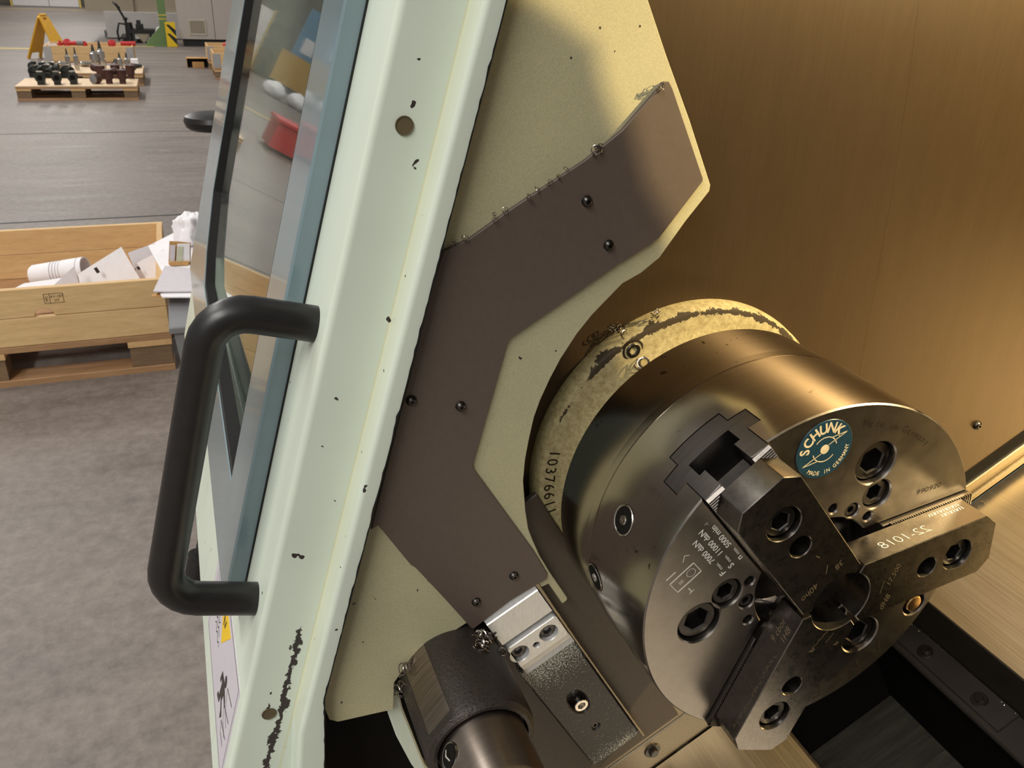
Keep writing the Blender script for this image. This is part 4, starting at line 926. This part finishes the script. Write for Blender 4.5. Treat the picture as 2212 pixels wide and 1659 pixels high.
bm = bmesh.new(); lathe(bm, L+V(0.0205, -0.0004, 0.05), V(0.8, -0.6, 0), [(0, 0.05), (0.0006, 0.049)], 16); build('cut_face', bm, M['bin_grey'], t)

# far pallet 2: steel tool holders
q0 = at(70.9, 157.5, Z=0.15); q1 = at(308, 156, Z=0.15)
make_pallet('second far pallet behind it, covered with upright steel tool holders', (q0.x, q0.y, 0), q1.y-q0.y, 1.0, True)
def holder(h, r):
    t = root('tool_holder', 'x', 'tool holder', (0, 0, 0), 'steel tool holders on the second far pallet')
    bm = bmesh.new(); lathe(bm, (0, 0, 0), AZ, [(0, r*0.8), (h*0.12, r), (h*0.30, r), (h*0.32, r*0.72), (h*0.36, r*0.72), (h*0.38, r), (h*0.62, r*0.95), (h*0.66, r*0.6), (h*0.72, r*0.55)], 14); build('holder_body', bm, M['tool_steel'], t)
    bm = bmesh.new(); lathe(bm, (0, 0, h*0.70), AZ, [(0, r*0.42), (h*0.24, r*0.25), (h*0.30, 0.002)], 10); build('cutter', bm, M['casting_black'], t); return t
hs = [(150, 151, 0.26, 0.030), (168, 151, 0.27, 0.030), (207, 149, 0.30, 0.052), (222, 148, 0.34, 0.052), (262, 152, 0.22, 0.034), (277, 152, 0.22, 0.032)]
HL = ['slim holder at the left of the pair', 'slim holder at the right of the pair', 'thick shiny holder, left of two', 'thick shiny holder, right of two and tallest', 'short dark holder, left of the right pair', 'short dark holder, right of the right pair']
for i, (u, v, h, r) in enumerate(hs):
    o = holder(h, r); p = at(u, v, Z=0.153); o.location = (p.x, p.y, 0.153); o['label'] = 'steel tool holder on the second far pallet: '+HL[i]
def shaft():
    t = root('short_shaft', 'bright short steel shaft lying in the row at the back of the second far pallet', 'shaft', (0, 0, 0), 'short shafts in a row on the second far pallet')
    bm = bmesh.new(); lathe(bm, (0, 0, 0.03), V(0.93, 0.3, 0.2), [(-0.09, 0.018), (-0.02, 0.018), (-0.015, 0.028), (0.04, 0.028), (0.045, 0.018), (0.09, 0.016)], 12); build('shaft_body', bm, M['tool_steel'], t); return t
ORD = 'first second third fourth fifth sixth seventh eighth ninth tenth eleventh twelfth thirteenth'.split(); s0 = shaft(); i = 0
for u in [95, 100, 105, 110, 115, 131, 136, 141, 147, 178, 183, 188, 193]:
    o = s0 if i == 0 else copy_tree(s0); p = at(u, 143.5, Z=0.153); o.location = (p.x, p.y, 0.158); i += 1
    o['label'] = '%s bright short shaft from the left in the row on the second far pallet' % ORD[i-1]
p = at(292, 144, Z=0.153); wbx = root('white_carton', 'small white carton at the right end of the second far pallet', 'carton', (p.x, p.y, 0.153))
bx('carton', M['paper'], wbx, (-0.08, -0.045, 0), (0.08, 0.045, 0.10), 0.002, (p.x, p.y, 0.153))
p = at(290, 147, Z=0.153); bk = root('black_fixture', 'black flat fixture lying in front of the small white carton', 'fixture', (p.x, p.y, 0.153))
bm = bmesh.new(); lathe(bm, (p.x, p.y-0.06, 0.18), V(0.1, 1, 0), [(0, 0.02), (0.03, 0.034), (0.08, 0.030), (0.16, 0.018)], 12); build('fixture_body', bm, M['casting_black'], bk)
p = at(253, 146, Z=0.153); bk2 = root('black_cone', 'dark round fixture left of the short dark holders', 'fixture', (p.x, p.y, 0.153))
bm = bmesh.new(); lathe(bm, (p.x, p.y, 0.153), AZ, [(0, 0.06), (0.05, 0.055), (0.09, 0.03), (0.11, 0.02)], 16); build('fixture_body', bm, M['casting_black'], bk2)

# far pallet 3 with a collar full of red parts
c0 = at(93, 98.5, Z=0.345); c1 = at(287, 98, Z=0.345)
make_pallet('third far pallet standing under the collar with red parts', (c0.x, c0.y, 0), c1.y-c0.y, 0.8)
make_collar('weathered pine collar with grey hinges and red parts inside, far away', (c0.x, c0.y, 0), c1.y-c0.y, 0.8, hinges=True)
RL = ['small red part at the left', 'round red head at the left', 'long red tube in the middle', 'small red cap in the middle', 'red part at the right', 'long red bar along the right end']
for i, (u, v, kind) in enumerate(((130, 94, 0), (143, 92, 1), (156, 93, 2), (183, 95, 0), (240, 94, 1), (275, 94, 2))):
    p = at(u, v, X=c0.x-0.35)
    bm = bmesh.new()
    if kind == 2: lathe(bm, p+V(0, -0.09, 0), AY, [(0, 0.02), (0, 0.028), (0.2, 0.032), (0.2, 0.02)], 14)
    elif kind == 1: lathe(bm, p+V(-0.04, 0, -0.01), V(1, 0.3, 0.3), [(0, 0.03), (0.02, 0.055), (0.06, 0.05), (0.07, 0.02)], 16)
    else: lathe(bm, p+V(0, 0, -0.04), AZ, [(0, 0.035), (0.05, 0.035), (0.055, 0.02), (0.08, 0.018)], 14)
    o = build('red_part', bm, M['red'], None, p); tag(o, RL[i]+' of the far crate', 'part', 'red parts in the far crate')
p = at(112, 96, X=c0.x-0.3); o, _, _ = slab('white_foam', 'white foam sheet at the left inside the far crate', 'foam', [(102, 98), (104, 94), (122, 94), (123, 98)], c0.x-0.3, M['paper'], 0.02)
p = at(172, 93, X=c0.x-0.35); bm = bmesh.new(); lathe(bm, p+V(0, -0.04, 0), AY, [(0, 0.03), (0, 0.035), (0.09, 0.035), (0.09, 0.03)], 14); o = build('grey_sleeve', bm, M['bin_grey'], None, p); tag(o, 'grey sleeve between the red parts of the far crate', 'sleeve')

# yellow folding floor sign
g0 = at(70, 126, Z=0); g1 = at(124, 112, X=g0.x+0.05); apx = at(95, 33, X=g0.x+0.05)
sg = root('floor_sign', 'yellow folding warning sign on the floor behind the far crates', 'sign', (g0.x, (g0.y+apx.y)/2, 0))
def leaf(name, foot_y, par):
    top = V(g0.x+0.0, apx.y, apx.z); s = 1 if foot_y > apx.y else -1
    dirv = (V(g0.x, foot_y, 0)-top); Ln = dirv.length; dirv.normalize(); nrm = dirv.cross(AX).normalized()
    fr_ = F(top, AX, dirv, nrm); w0, w1 = 0.10, 0.16
    bm = bmesh.new(); pts = [(-w0+0.03, 0), (w0-0.03, 0), (w0, 0.03), (w1, Ln), (w1-0.05, Ln), (w1-0.07, Ln-0.10), (-w1+0.07, Ln-0.10), (-w1+0.05, Ln), (-w1, Ln), (-w0, 0.03)]
    plate(bm, fr_, pts, [rrect(-0.035, 0.04, 0.035, 0.075, 0.012)], -0.012, 0.012, 0.003); return build(name, bm, M['yellow'], par, smooth=False)
leaf('left_leaf', g0.y, sg); leaf('right_leaf', 2*apx.y-g0.y, sg)
sg.rotation_euler.z = rad(-32)
bm = bmesh.new(); cyl(bm, (g0.x-0.07, apx.y, apx.z+0.005), (g0.x+0.07, apx.y, apx.z+0.005), 0.022, None, 14); build('hinge_cap', bm, M['yellow'], sg)
# green column, hazard plate, cabinet, lift table
gpx = -18.8; ya, yb_ = at(318, 100, X=gpx).y, at(365, 100, X=gpx).y; yc = at(340, 20, X=gpx).y; yd = at(357, 20, X=gpx).y
gc = root('green_column', 'green steel column with a flared foot against the far machines', 'column', (gpx, (yc+yd)/2, 0))
bm = bmesh.new(); plate(bm, F((gpx, 0, 0), AY, AZ, AX), [(ya, 0), (yb_, 0), (yb_, 0.03), (yd, 0.36), (yd, 4.0), (yc, 4.0), (yc, 0.36), (ya, 0.06)], [], -0.16, 0, 0.006); build('column_body', bm, M['green'], gc, smooth=False)
for z in (0.49, 0.56): bx('pale_band', M['floor_yellow'], gc, (gpx-0.161, yc-0.004, z), (gpx+0.002, yd+0.004, z+0.022))
bx('foot_plate', M['green'], gc, (gpx-0.2, ya-0.02, 0), (gpx+0.02, yb_+0.02, 0.02), 0.003)
p = at(341, 70, X=gpx-0.5); wd = root('white_disc', 'white round tank end peeping out left of the green column', 'tank', (p.x, p.y, 0))
bm = bmesh.new(); lathe(bm, (p.x, p.y+0.05, p.z), V(1, -0.3, 0), [(-0.3, 0.10), (-0.02, 0.11), (0.01, 0.09), (0.02, 0.0)], 24, caps=False); build('tank_end', bm, M['white'], wd)
bx('stand', M['white'], wd, (p.x-0.1, p.y+0.0, 0), (p.x-0.05, p.y+0.06, p.z-0.05))
hzx = -18.7; h0, h1 = at(362, 101, X=hzx), at(384, 101, X=hzx); ht = at(372, 48, X=hzx).z
hp = root('hazard_plate', 'yellow and black striped hazard plate beside the green column', 'sign', (hzx, (h0.y+h1.y)/2, 0))
w = h1.y-h0.y
bm = bmesh.new(); box(bm, F((hzx, h0.y, 0), AY, AZ, AX), 0, w, 0, ht, -0.03, 0, 0.003); build('plate', bm, M['haz_yellow'], hp, smooth=False)
bm = bmesh.new(); HF = F((hzx, h0.y, 0), AY, AZ, AX)
for z in (0.58, 0.22): plate(bm, HF, [(0.02, ht*(z+0.32)), (0.075, ht*(z+0.32)), (w, ht*(z+0.10)), (w, ht*(z-0.14)), (w*0.98, ht*(z-0.14))], [], 0.0005, 0.002)
build('black_stripe', bm, M['haz_black'], hp, smooth=False)
cxp = -18.85; cl = at(390, 90, X=cxp); cs = at(463, 60, X=cxp)
cab = root('grey_cabinet', 'tall pale grey machine cabinet with a beige vent at the back of the hall', 'cabinet', (cxp, 0.8, 0))
bx('plinth', M['dark'], cab, (cxp-1.0, cl.y+0.06, 0), (cxp-0.06, 2.6, 0.14)); bx('left_panel', M['cab'], cab, (cxp-1.0, cl.y, 0.14), (cxp, cs.y-0.005, 2.4), 0.01); bx('right_panel', M['cab'], cab, (cxp-1.0, cs.y+0.005, 0.14), (cxp, 2.6, 2.4), 0.01)
v0, v1 = at(410, 76, X=cxp), at(444, 43, X=cxp)
bm = bmesh.new(); plate(bm, F((cxp, 0, 0), AY, AZ, AX), [(v0.y, v0.z), (v1.y, v0.z), (v1.y, v1.z), (v0.y, v1.z)], [[(v0.y+0.03, v0.z+0.03), (v1.y-0.03, v0.z+0.03), (v1.y-0.03, v1.z-0.03), (v0.y+0.03, v1.z-0.03)]], 0, 0.012, 0.003); vg = build('vent_frame', bm, M['vent'], cab, smooth=False)
bm = bmesh.new()
for k in range(14): z = v0.z+0.035+(v1.z-v0.z-0.07)*k/13; wbox(bm, (cxp, v0.y+0.03, z-0.005), (cxp+0.006, v1.y-0.03, z+0.006))
so_ = build('vent_slats', bm, M['grille'], vg, smooth=False); so_['kind'] = 'stuff'
mx_ = -20.9; m0, m1 = at(229, 60, X=mx_), at(228, 24, X=mx_)
pm = root('pale_machine_base', 'long pale grey machine base at the back of the hall, left of the green column', 'machine', (mx_, m0.y+1.2, 0))
bx('lower_panel', M['floor_paint'], pm, (mx_-1.0, m0.y, 0.02), (mx_, m0.y+2.6, m1.z), 0.01); bx('upper_body', M['grille'], pm, (mx_-1.1, m0.y-0.35, m1.z), (mx_-0.15, m0.y+2.6, m1.z+1.5), 0.01)
bx('pipe', M['grille'], pm, (mx_-0.1, m0.y+0.55, m1.z-0.3), (mx_-0.04, m0.y+0.6, m1.z+1.0))
lx = -19.6; l0, l1 = at(284, 64, X=lx), at(338, 70, X=lx)
lt = root('lift_table', 'dark topped bench with white lower panels left of the green column', 'bench', (lx, (l0.y+l1.y)/2, 0))
bx('bench_top', M['haz_black'], lt, (lx-0.6, l0.y-0.05, l0.z-0.07), (lx, l1.y+0.1, l0.z)); bx('lower_panel', M['white'], lt, (lx-0.55, l0.y, 0.08), (lx-0.04, l1.y+0.05, l0.z-0.07))
for yy in (l0.y+0.02, l1.y-0.12, l1.y+0.04): bx('leg', M['dark'], lt, (lx-0.04, yy-0.02, 0), (lx, yy+0.02, l0.z-0.07))
bm = bmesh.new(); my = (l0.y+l1.y)/2; plate(bm, F((lx-0.02, 0, 0), AY, AZ, AX), [(my-0.16, l0.z-0.07), (my+0.10, l0.z-0.07), (my-0.03, l0.z-0.26)], [], -0.01, 0.01); build('dark_bracket', bm, M['grille'], lt, smooth=False)
p0, p1 = at(294, 62, X=lx-0.2), at(309, 53, X=lx-0.2)
mv = root('machine_vice', 'black machine vice standing on the dark bench top', 'vice', (lx-0.2, p0.y, l0.z))
bx('vice_body', M['haz_black'], mv, (lx-0.36, p0.y, l0.z), (lx-0.1, p1.y, l0.z+0.10), 0.01); bx('vice_jaw', M['haz_black'], mv, (lx-0.3, p0.y+0.02, l0.z+0.10), (lx-0.16, p0.y+0.10, l0.z+0.17), 0.008)
jx = -19.75; jp = [at(u, v, X=jx) for u, v in ((280, 84), (276, 62), (270, 42), (252, 12))]; jb = at(284, 80, X=jx)
pt = root('pallet_truck', 'black pallet truck with its long pump handle raised, behind the far crates', 'pallet truck', (jx, jb.y, 0))
bm = bmesh.new(); tube(bm, jp, 0.022, 10); build('pump_handle', bm, M['haz_black'], pt)
bm = bmesh.new(); cyl(bm, (jx, jp[0].y+0.02, 0.02), (jx, jp[0].y+0.02, 0.38), 0.085, 0.07, 14); build('pump_body', bm, M['haz_black'], pt)
bm = bmesh.new(); tube(bm, [jp[2]-V(0, 0.01, 0.02), jp[2]+V(0, 0.02, 0.04)], 0.04, 10); build('handle_joint', bm, M['haz_black'], pt)
hq = jp[3]; bm = bmesh.new(); tube(bm, [hq+V(0, -0.05, 0.06), hq+V(0.06, -0.02, 0.03), hq+V(0.06, 0.04, -0.04), hq], 0.025, 8); build('grip_loop', bm, M['haz_black'], pt)
bm = bmesh.new(); tube(bm, [V(jx, jb.y-0.02, 0.34), V(jx, jb.y-0.2, 0.36), V(jx, jb.y-0.25, 0.2), V(jx, jb.y-0.24, 0.03)], 0.02, 8); build('hose', bm, M['haz_black'], pt)
for yy in (-0.15, 0.12): bx('fork', M['haz_black'], pt, (jx-1.15, jb.y+yy-0.07, 0.06), (jx-0.05, jb.y+yy+0.07, 0.10), 0.01)
p = at(238, 82, Z=0.0); fs = root('floor_socket', 'small grey floor box with a dark opening beside the pale floor patch', 'socket', (p.x, p.y, 0))
bx('socket_box', M['bin_grey'], fs, (-0.3, -0.10, 0), (0.0, 0.10, 0.16), 0.01, (p.x, p.y, 0)); bx('opening', M['haz_black'], fs, (0.0, -0.07, 0.03), (0.004, 0.05, 0.13), 0, (p.x, p.y, 0))
# two crates at the right, half hidden by the door
for i, (u, v, lab) in enumerate(((466, 172, 'nearer of the two crates beside the door edge'), (453, 152, 'farther of the two crates beside the door edge'))):
    p = at(u, v, Z=0); make_pallet('wooden pallet under the '+lab, (p.x, p.y, 0)); make_collar('pine collar with grey hinges, '+lab, (p.x, p.y, 0), hinges=True)
    q = V(p.x-0.3, p.y+0.25, 0.335); bm = bmesh.new(); lathe(bm, q, V(0.3, 1, 0.1), [(0, 0.03), (0.04, 0.05), (0.22, 0.05), (0.24, 0.03)], 14); o = build('red_part', bm, M['red'], None, q); tag(o, 'red cylinder inside the '+lab, 'part')
p = at(412, 146, Z=0); ob = root('open_carton', 'small open cardboard box lying on its side on the far floor', 'carton', (p.x, p.y, 0)); L = (p.x, p.y, 0)
bx('back', M['haz_black'], ob, (-0.25, -0.04, 0), (-0.24, 0.27, 0.13), 0, L); bx('top', M['card'], ob, (-0.25, -0.05, 0.13), (0.0, 0.28, 0.136), 0, L); bx('side', M['card'], ob, (-0.25, -0.05, 0), (0.0, -0.044, 0.13), 0, L); bx('side', M['card'], ob, (-0.25, 0.274, 0), (0.0, 0.28, 0.13), 0, L)
bx('front_flap', M['card'], ob, (0.0, 0.03, 0.0), (0.05, 0.20, 0.085), 0, L)
# far end of the hall
d0_, d1_ = at(28, 13, X=-38.4), at(171, 14, X=-38.5)
dw = root('white_double_door', 'white double door in the far wall of the hall', 'door', (-38.5, (d0_.y+d1_.y)/2, 0)); mid = (d0_.y+d1_.y)/2+0.1
bx('door_leaf', M['white'], dw, (-38.6, d0_.y, 0.02), (-38.5, mid-0.01, 2.6)); bx('door_leaf', M['white'], dw, (-38.6, mid+0.01, 0.02), (-38.5, d1_.y, 2.6))
bx('door_frame', M['floor_yellow'], dw, (-38.62, d0_.y-0.08, 0), (-38.5, d0_.y-0.01, 2.7)); bx('door_frame', M['floor_yellow'], dw, (-38.62, d1_.y+0.01, 0), (-38.5, d1_.y+0.08, 2.7))
# things standing further along the hall that only show as reflections in the door glass
nb = root('notice_board', 'blue and ochre notice wall at the far left, reflected in the door glass', 'board', (-36, -7.6, 0))
bx('ochre_panel', M['yellow_board'], nb, (-36.1, -9.6, 0.25), (-36, -6.15, 1.5)); bx('blue_panel', M['blue_board'], nb, (-36.1, -9.6, 1.5), (-36, -6.5, 3.4)); bx('grey_base', M['dark'], nb, (-36.1, -9.6, 0.0), (-36.02, -6.2, 0.25))
for k, (y, z) in enumerate(((-7.0, 1.7), (-7.9, 2.2), (-8.6, 1.6))): bx('notice', M['paper'], nb, (-36.0, y-0.25, z), (-35.98, y+0.25, z+0.6))
for i, (x, y) in enumerate(((-27.5, -5.0), (-27.7, -5.85), (-27.6, -6.7))):
    bm = bmesh.new(); bmesh.ops.create_icosphere(bm, subdivisions=3, radius=1.0)
    for v in bm.verts: v.co *= 1+0.18*mnoise.noise(v.co*1.9+V(i, 0, 0)); v.co = V(v.co.x*0.5+x, v.co.y*0.34+y, max(0.0, v.co.z*0.26+0.22))
    o = build('white_sack', bm, M['paper'], None, (x, y, 0), sharp=60); tag(o, 'white sack on the floor, %s of three, reflected in the door glass' % ('right', 'middle', 'left')[i], 'sack', 'white sacks')
rb = root('red_bin', 'red plastic bin on the floor, reflected in the door glass', 'bin', (-12.6, -2.85, 0))
bx('bin_body', M['red'], rb, (-0.35, -0.3, 0.05), (0.35, 0.3, 0.42), 0.02, (-12.6, -2.85, 0)); bx('bin_rim', M['red'], rb, (-0.38, -0.33, 0.42), (0.38, 0.33, 0.47), 0.01, (-12.6, -2.85, 0)); bx('foot', M['dark'], rb, (-0.3, -0.25, 0), (0.3, 0.25, 0.05), 0, (-12.6, -2.85, 0))

# ------------------------------------------------------------------ slide with the aluminium clamp block, cast boss, swarf
sl = root('guide_slide', 'dark slide block with pale speckles hanging below the wear plate', 'slide', SLX(-0.157, -0.19, -0.12))
bm = bmesh.new(); plate(bm, SLX, rrect(-0.1800, -0.197, -0.1352, -0.060, 0.003), [[(-0.159+0.0068*math.cos(rad(a)), -0.1215+0.0138*math.sin(rad(a))) for a in range(0, 360, 12)], circ(-0.1597, -0.1575, 0.0028, 20)], -0.1235, -0.1165, 0.0012)
plate(bm, SLX, rrect(-0.1800, -0.197, -0.1352, -0.060, 0.003), [], -0.1280, -0.1235)
build('slide_body', bm, M['slide_dust'], sl)
bm = bmesh.new(); plate(bm, SLX, [(-0.1348, 0.004), (-0.1348, -0.1985), (-0.1332, -0.1985), (-0.1332, -0.05), (-0.1322, 0.004)], [], -0.1280, -0.1135, 0.0003); build('side_strip', bm, M['rail'], sl)
socket_screw(F(SLX(-0.1588, -0.1285, -0.1172), SA, SB, AX), 0.0056, 0.004, 0.0030, 'socket_screw', M['bright'], sl)
socket_screw(F(SLX(-0.1597, -0.1575, -0.1178), SA, SB, AX), 0.0026, 0.003, 0.0014, 'socket_screw', M['bolt'], sl)
ab = root('clamp_block', 'bright aluminium clamp block with two black cap screws under the wear plate', 'block', SLX(-0.155, -0.03, -0.115))
bm = bmesh.new(); prism(bm, SLX, [(0.010, -0.1180), (0.0068, -0.1152), (0.0012, -0.1128), (0.0004, -0.1120), (-0.0225, -0.1120), (-0.0270, -0.1160), (-0.0284, -0.1180), (-0.0508, -0.1180), (-0.0508, -0.1136), (-0.0600, -0.1168), (-0.0640, -0.1158), (-0.0652, -0.1166), (-0.0652, -0.1240), (0.010, -0.1240)], -0.1757, -0.1353)
plate(bm, SLX, rrect(-0.1757, -0.0508, -0.1353, -0.0284, 0.002), [circ(-0.1703, -0.0390, 0.0068, 32), circ(-0.1461, -0.0386, 0.0068, 32), circ(-0.1577, -0.0413, 0.0024, 20)], -0.1190, -0.1120, 0.0005)
build('block_body', bm, M['alu'], ab, sharp=20)
for a in (-0.1703, -0.1461):
    socket_screw(F(SLX(a, -0.0388, -0.1150), SA, SB, AX), 0.0058, 0.004, 0.0030, 'cap_screw', M['bolt'], ab, 20)
socket_screw(F(SLX(-0.1577, -0.0413, -0.1140), SA, SB, AX), 0.0022, 0.002, 0.0012, 'set_screw', M['bolt'], ab)
CA, CB = -0.2130, -0.0185
cbm = root('cast_boss', 'dark sand-cast round housing at the lower left of the chuck', 'housing', SLX(CA, CB, -0.10))
bm = bmesh.new(); prof = [(-0.150, 0.0355), (-0.058, 0.0350), (-0.0525, 0.0338), (-0.050, 0.0312), (-0.0500, 0.0292), (-0.056, 0.0288), (-0.056, 0.020)]
N = 96; rings = []
for x, r in prof:
    rg = []
    for i in range(N):
        t = 360*i/N; rr = r; d = (t-110+180) % 360-180
        if abs(d) < 40 and x > -0.140 and r > 0.0295: rr = min(r, 0.0330/max(0.2, math.cos(rad(d))))
        rg.append(bm.verts.new(SLX(CA+rr*math.cos(rad(t)), CB+rr*math.sin(rad(t)), x)))
    rings.append(rg)
for k, (A, B) in enumerate(zip(rings, rings[1:])):
    for i in range(N):
        f = bm.faces.new((A[i], A[(i+1) % N], B[(i+1) % N], B[i])); t = 360*(i+0.5)/N
        if abs((t-110+180) % 360-180) < 17 and k < 1: f.material_index = 1
build('housing', bm, [M['cast'], steel('filed_cast_flat', (0.30, 0.25, 0.21, 1), 0.4, (70, 1, 1), 14, 0.35)], cbm)
bm = bmesh.new(); lathe(bm, SLX(CA, CB, 0), AX, [(-0.057, 0.0275), (-0.010, 0.0270), (0.02, 0.0262), (0.024, 0.024), (0.024, 0.0)], 64, caps=False); build('collar', bm, M['collar'], cbm)
hd_ = (SA*-0.55+SB*0.83).normalized(); ho = SLX(CA, CB, 0)+V(-0.0405, 0, 0)+hd_*0.0272
bm = bmesh.new(); lathe(bm, ho, hd_, [(-0.0012, 0.0080), (0.0006, 0.0074), (0.0004, 0.0068), (0.0002, 0.0)], 28, caps=False); cbh = build('screw_recess', bm, [M['bright']], cbm)
bm = bmesh.new(); lathe(bm, ho, hd_, [(0.0007, 0.0068), (0.0007, 0.0)], 28, caps=False); build('recess_floor', bm, M['void'], cbh)
pd, pu, pw = perp(hd_); bm = bmesh.new(); tube(bm, [ho+hd_*0.001-pu*0.004, ho+hd_*0.0018+pw*0.001, ho+hd_*0.001+pu*0.004], 0.0007, 8); build('retaining_wire', bm, M['bright'], cbh)
rim = root('mint_rim', 'mint painted curved rim strip left of the cast housing', 'trim', SLX(-0.27, -0.06, -0.125))
bm = bmesh.new(); plate(bm, SLX, [(-0.2575, -0.010), (-0.2660, -0.0250), (-0.2730, -0.0472), (-0.2800, -0.0797), (-0.2830, -0.105), (-0.284, -0.14), (-0.276, -0.14), (-0.2755, -0.110), (-0.2735, -0.0879), (-0.2641, -0.0554), (-0.2568, -0.0296), (-0.25, -0.012)], [], -0.130, -0.1225, 0.0012); build('rim_strip', bm, M['mint'], rim)
swarf('swarf_clump', 'tangle of dark shiny turnings beside the aluminium clamp block', [(SLX(-0.1815, 0.0015, -0.1005), (0.0022, 0.0022, 0.0026), 24, 0.0036), (SLX(-0.1797, -0.0175, -0.1010), (0.0012, 0.0012, 0.002), 9, 0.0026)], None, 4)
swarf('swarf_clump', 'fine turnings caught between the cream guard plate and the cast housing', [(SLX(-0.2225, 0.0085, -0.112), (0.002, 0.005, 0.003), 16, 0.0030), (SLX(-0.2380, 0.000, -0.112), (0.002, 0.003, 0.002), 8, 0.0032)], None, 8)
swarf('swarf_clump', 'little heap of chips on top of the cream flange', [((-0.142, -0.058, 1.1125), (0.002, 0.005, 0.002), 9, 0.0026), ((-0.138, -0.036, 1.1235), (0.001, 0.0006, 0.001), 2, 0.0028)], None, 12)
swarf('single_curl', 'thin curled chip hanging by the flange screw', [((-0.1315, -0.0440, 1.0915), (0.001, 0.0012, 0.001), 2, 0.0036)], None, 15)
edge = [(-0.1115, -0.1825+0.0901*t, 1.1806+0.0530*t) for t in (0.06, 0.12, 0.30, 0.36, 0.50, 0.56, 0.62, 0.68, 0.74)]
swarf('edge_chips', 'small chips sticking along the top edge of the wear plate', [((-0.1115, -0.1000, 1.2295), (0.0003, 0.0012, 0.0006), 5, 0.0020), ((-0.1115, -0.0650, 1.2605), (0.0003, 0.0012, 0.0012), 5, 0.0014)]+[(e, (0.0002, 0.0008, 0.0005), 2, 0.0013) for e in edge], None, 17)
swarf('rail_chips', 'bright chips lying on the foot rail right of the chuck', [(SLX(0.185, -0.232, -0.139), (0.001, 0.010, 0.004), 9, 0.0022), (SLX(0.215, -0.248, -0.139), (0.001, 0.012, 0.005), 8, 0.0018)], None, 21)
bm = bmesh.new(); rn = random.Random(9)
for k in range(26):
    x = rn.uniform(-0.14, 0.10); c = BED(x, 0.6262+rn.gauss(0, 0.0012), 0.5590); cyl(bm, c, c+V(rn.uniform(-1, 1), rn.uniform(-1, 1), 1).normalized()*0.0014, 0.0005, 0.0003, 5)
o = build('well_chips', bm, M['bright'], None, BED(0, 0.626, 0.559)); tag(o, 'tiny bright chips scattered on the black ledge of the chip well', 'metal chips', None, 'stuff')
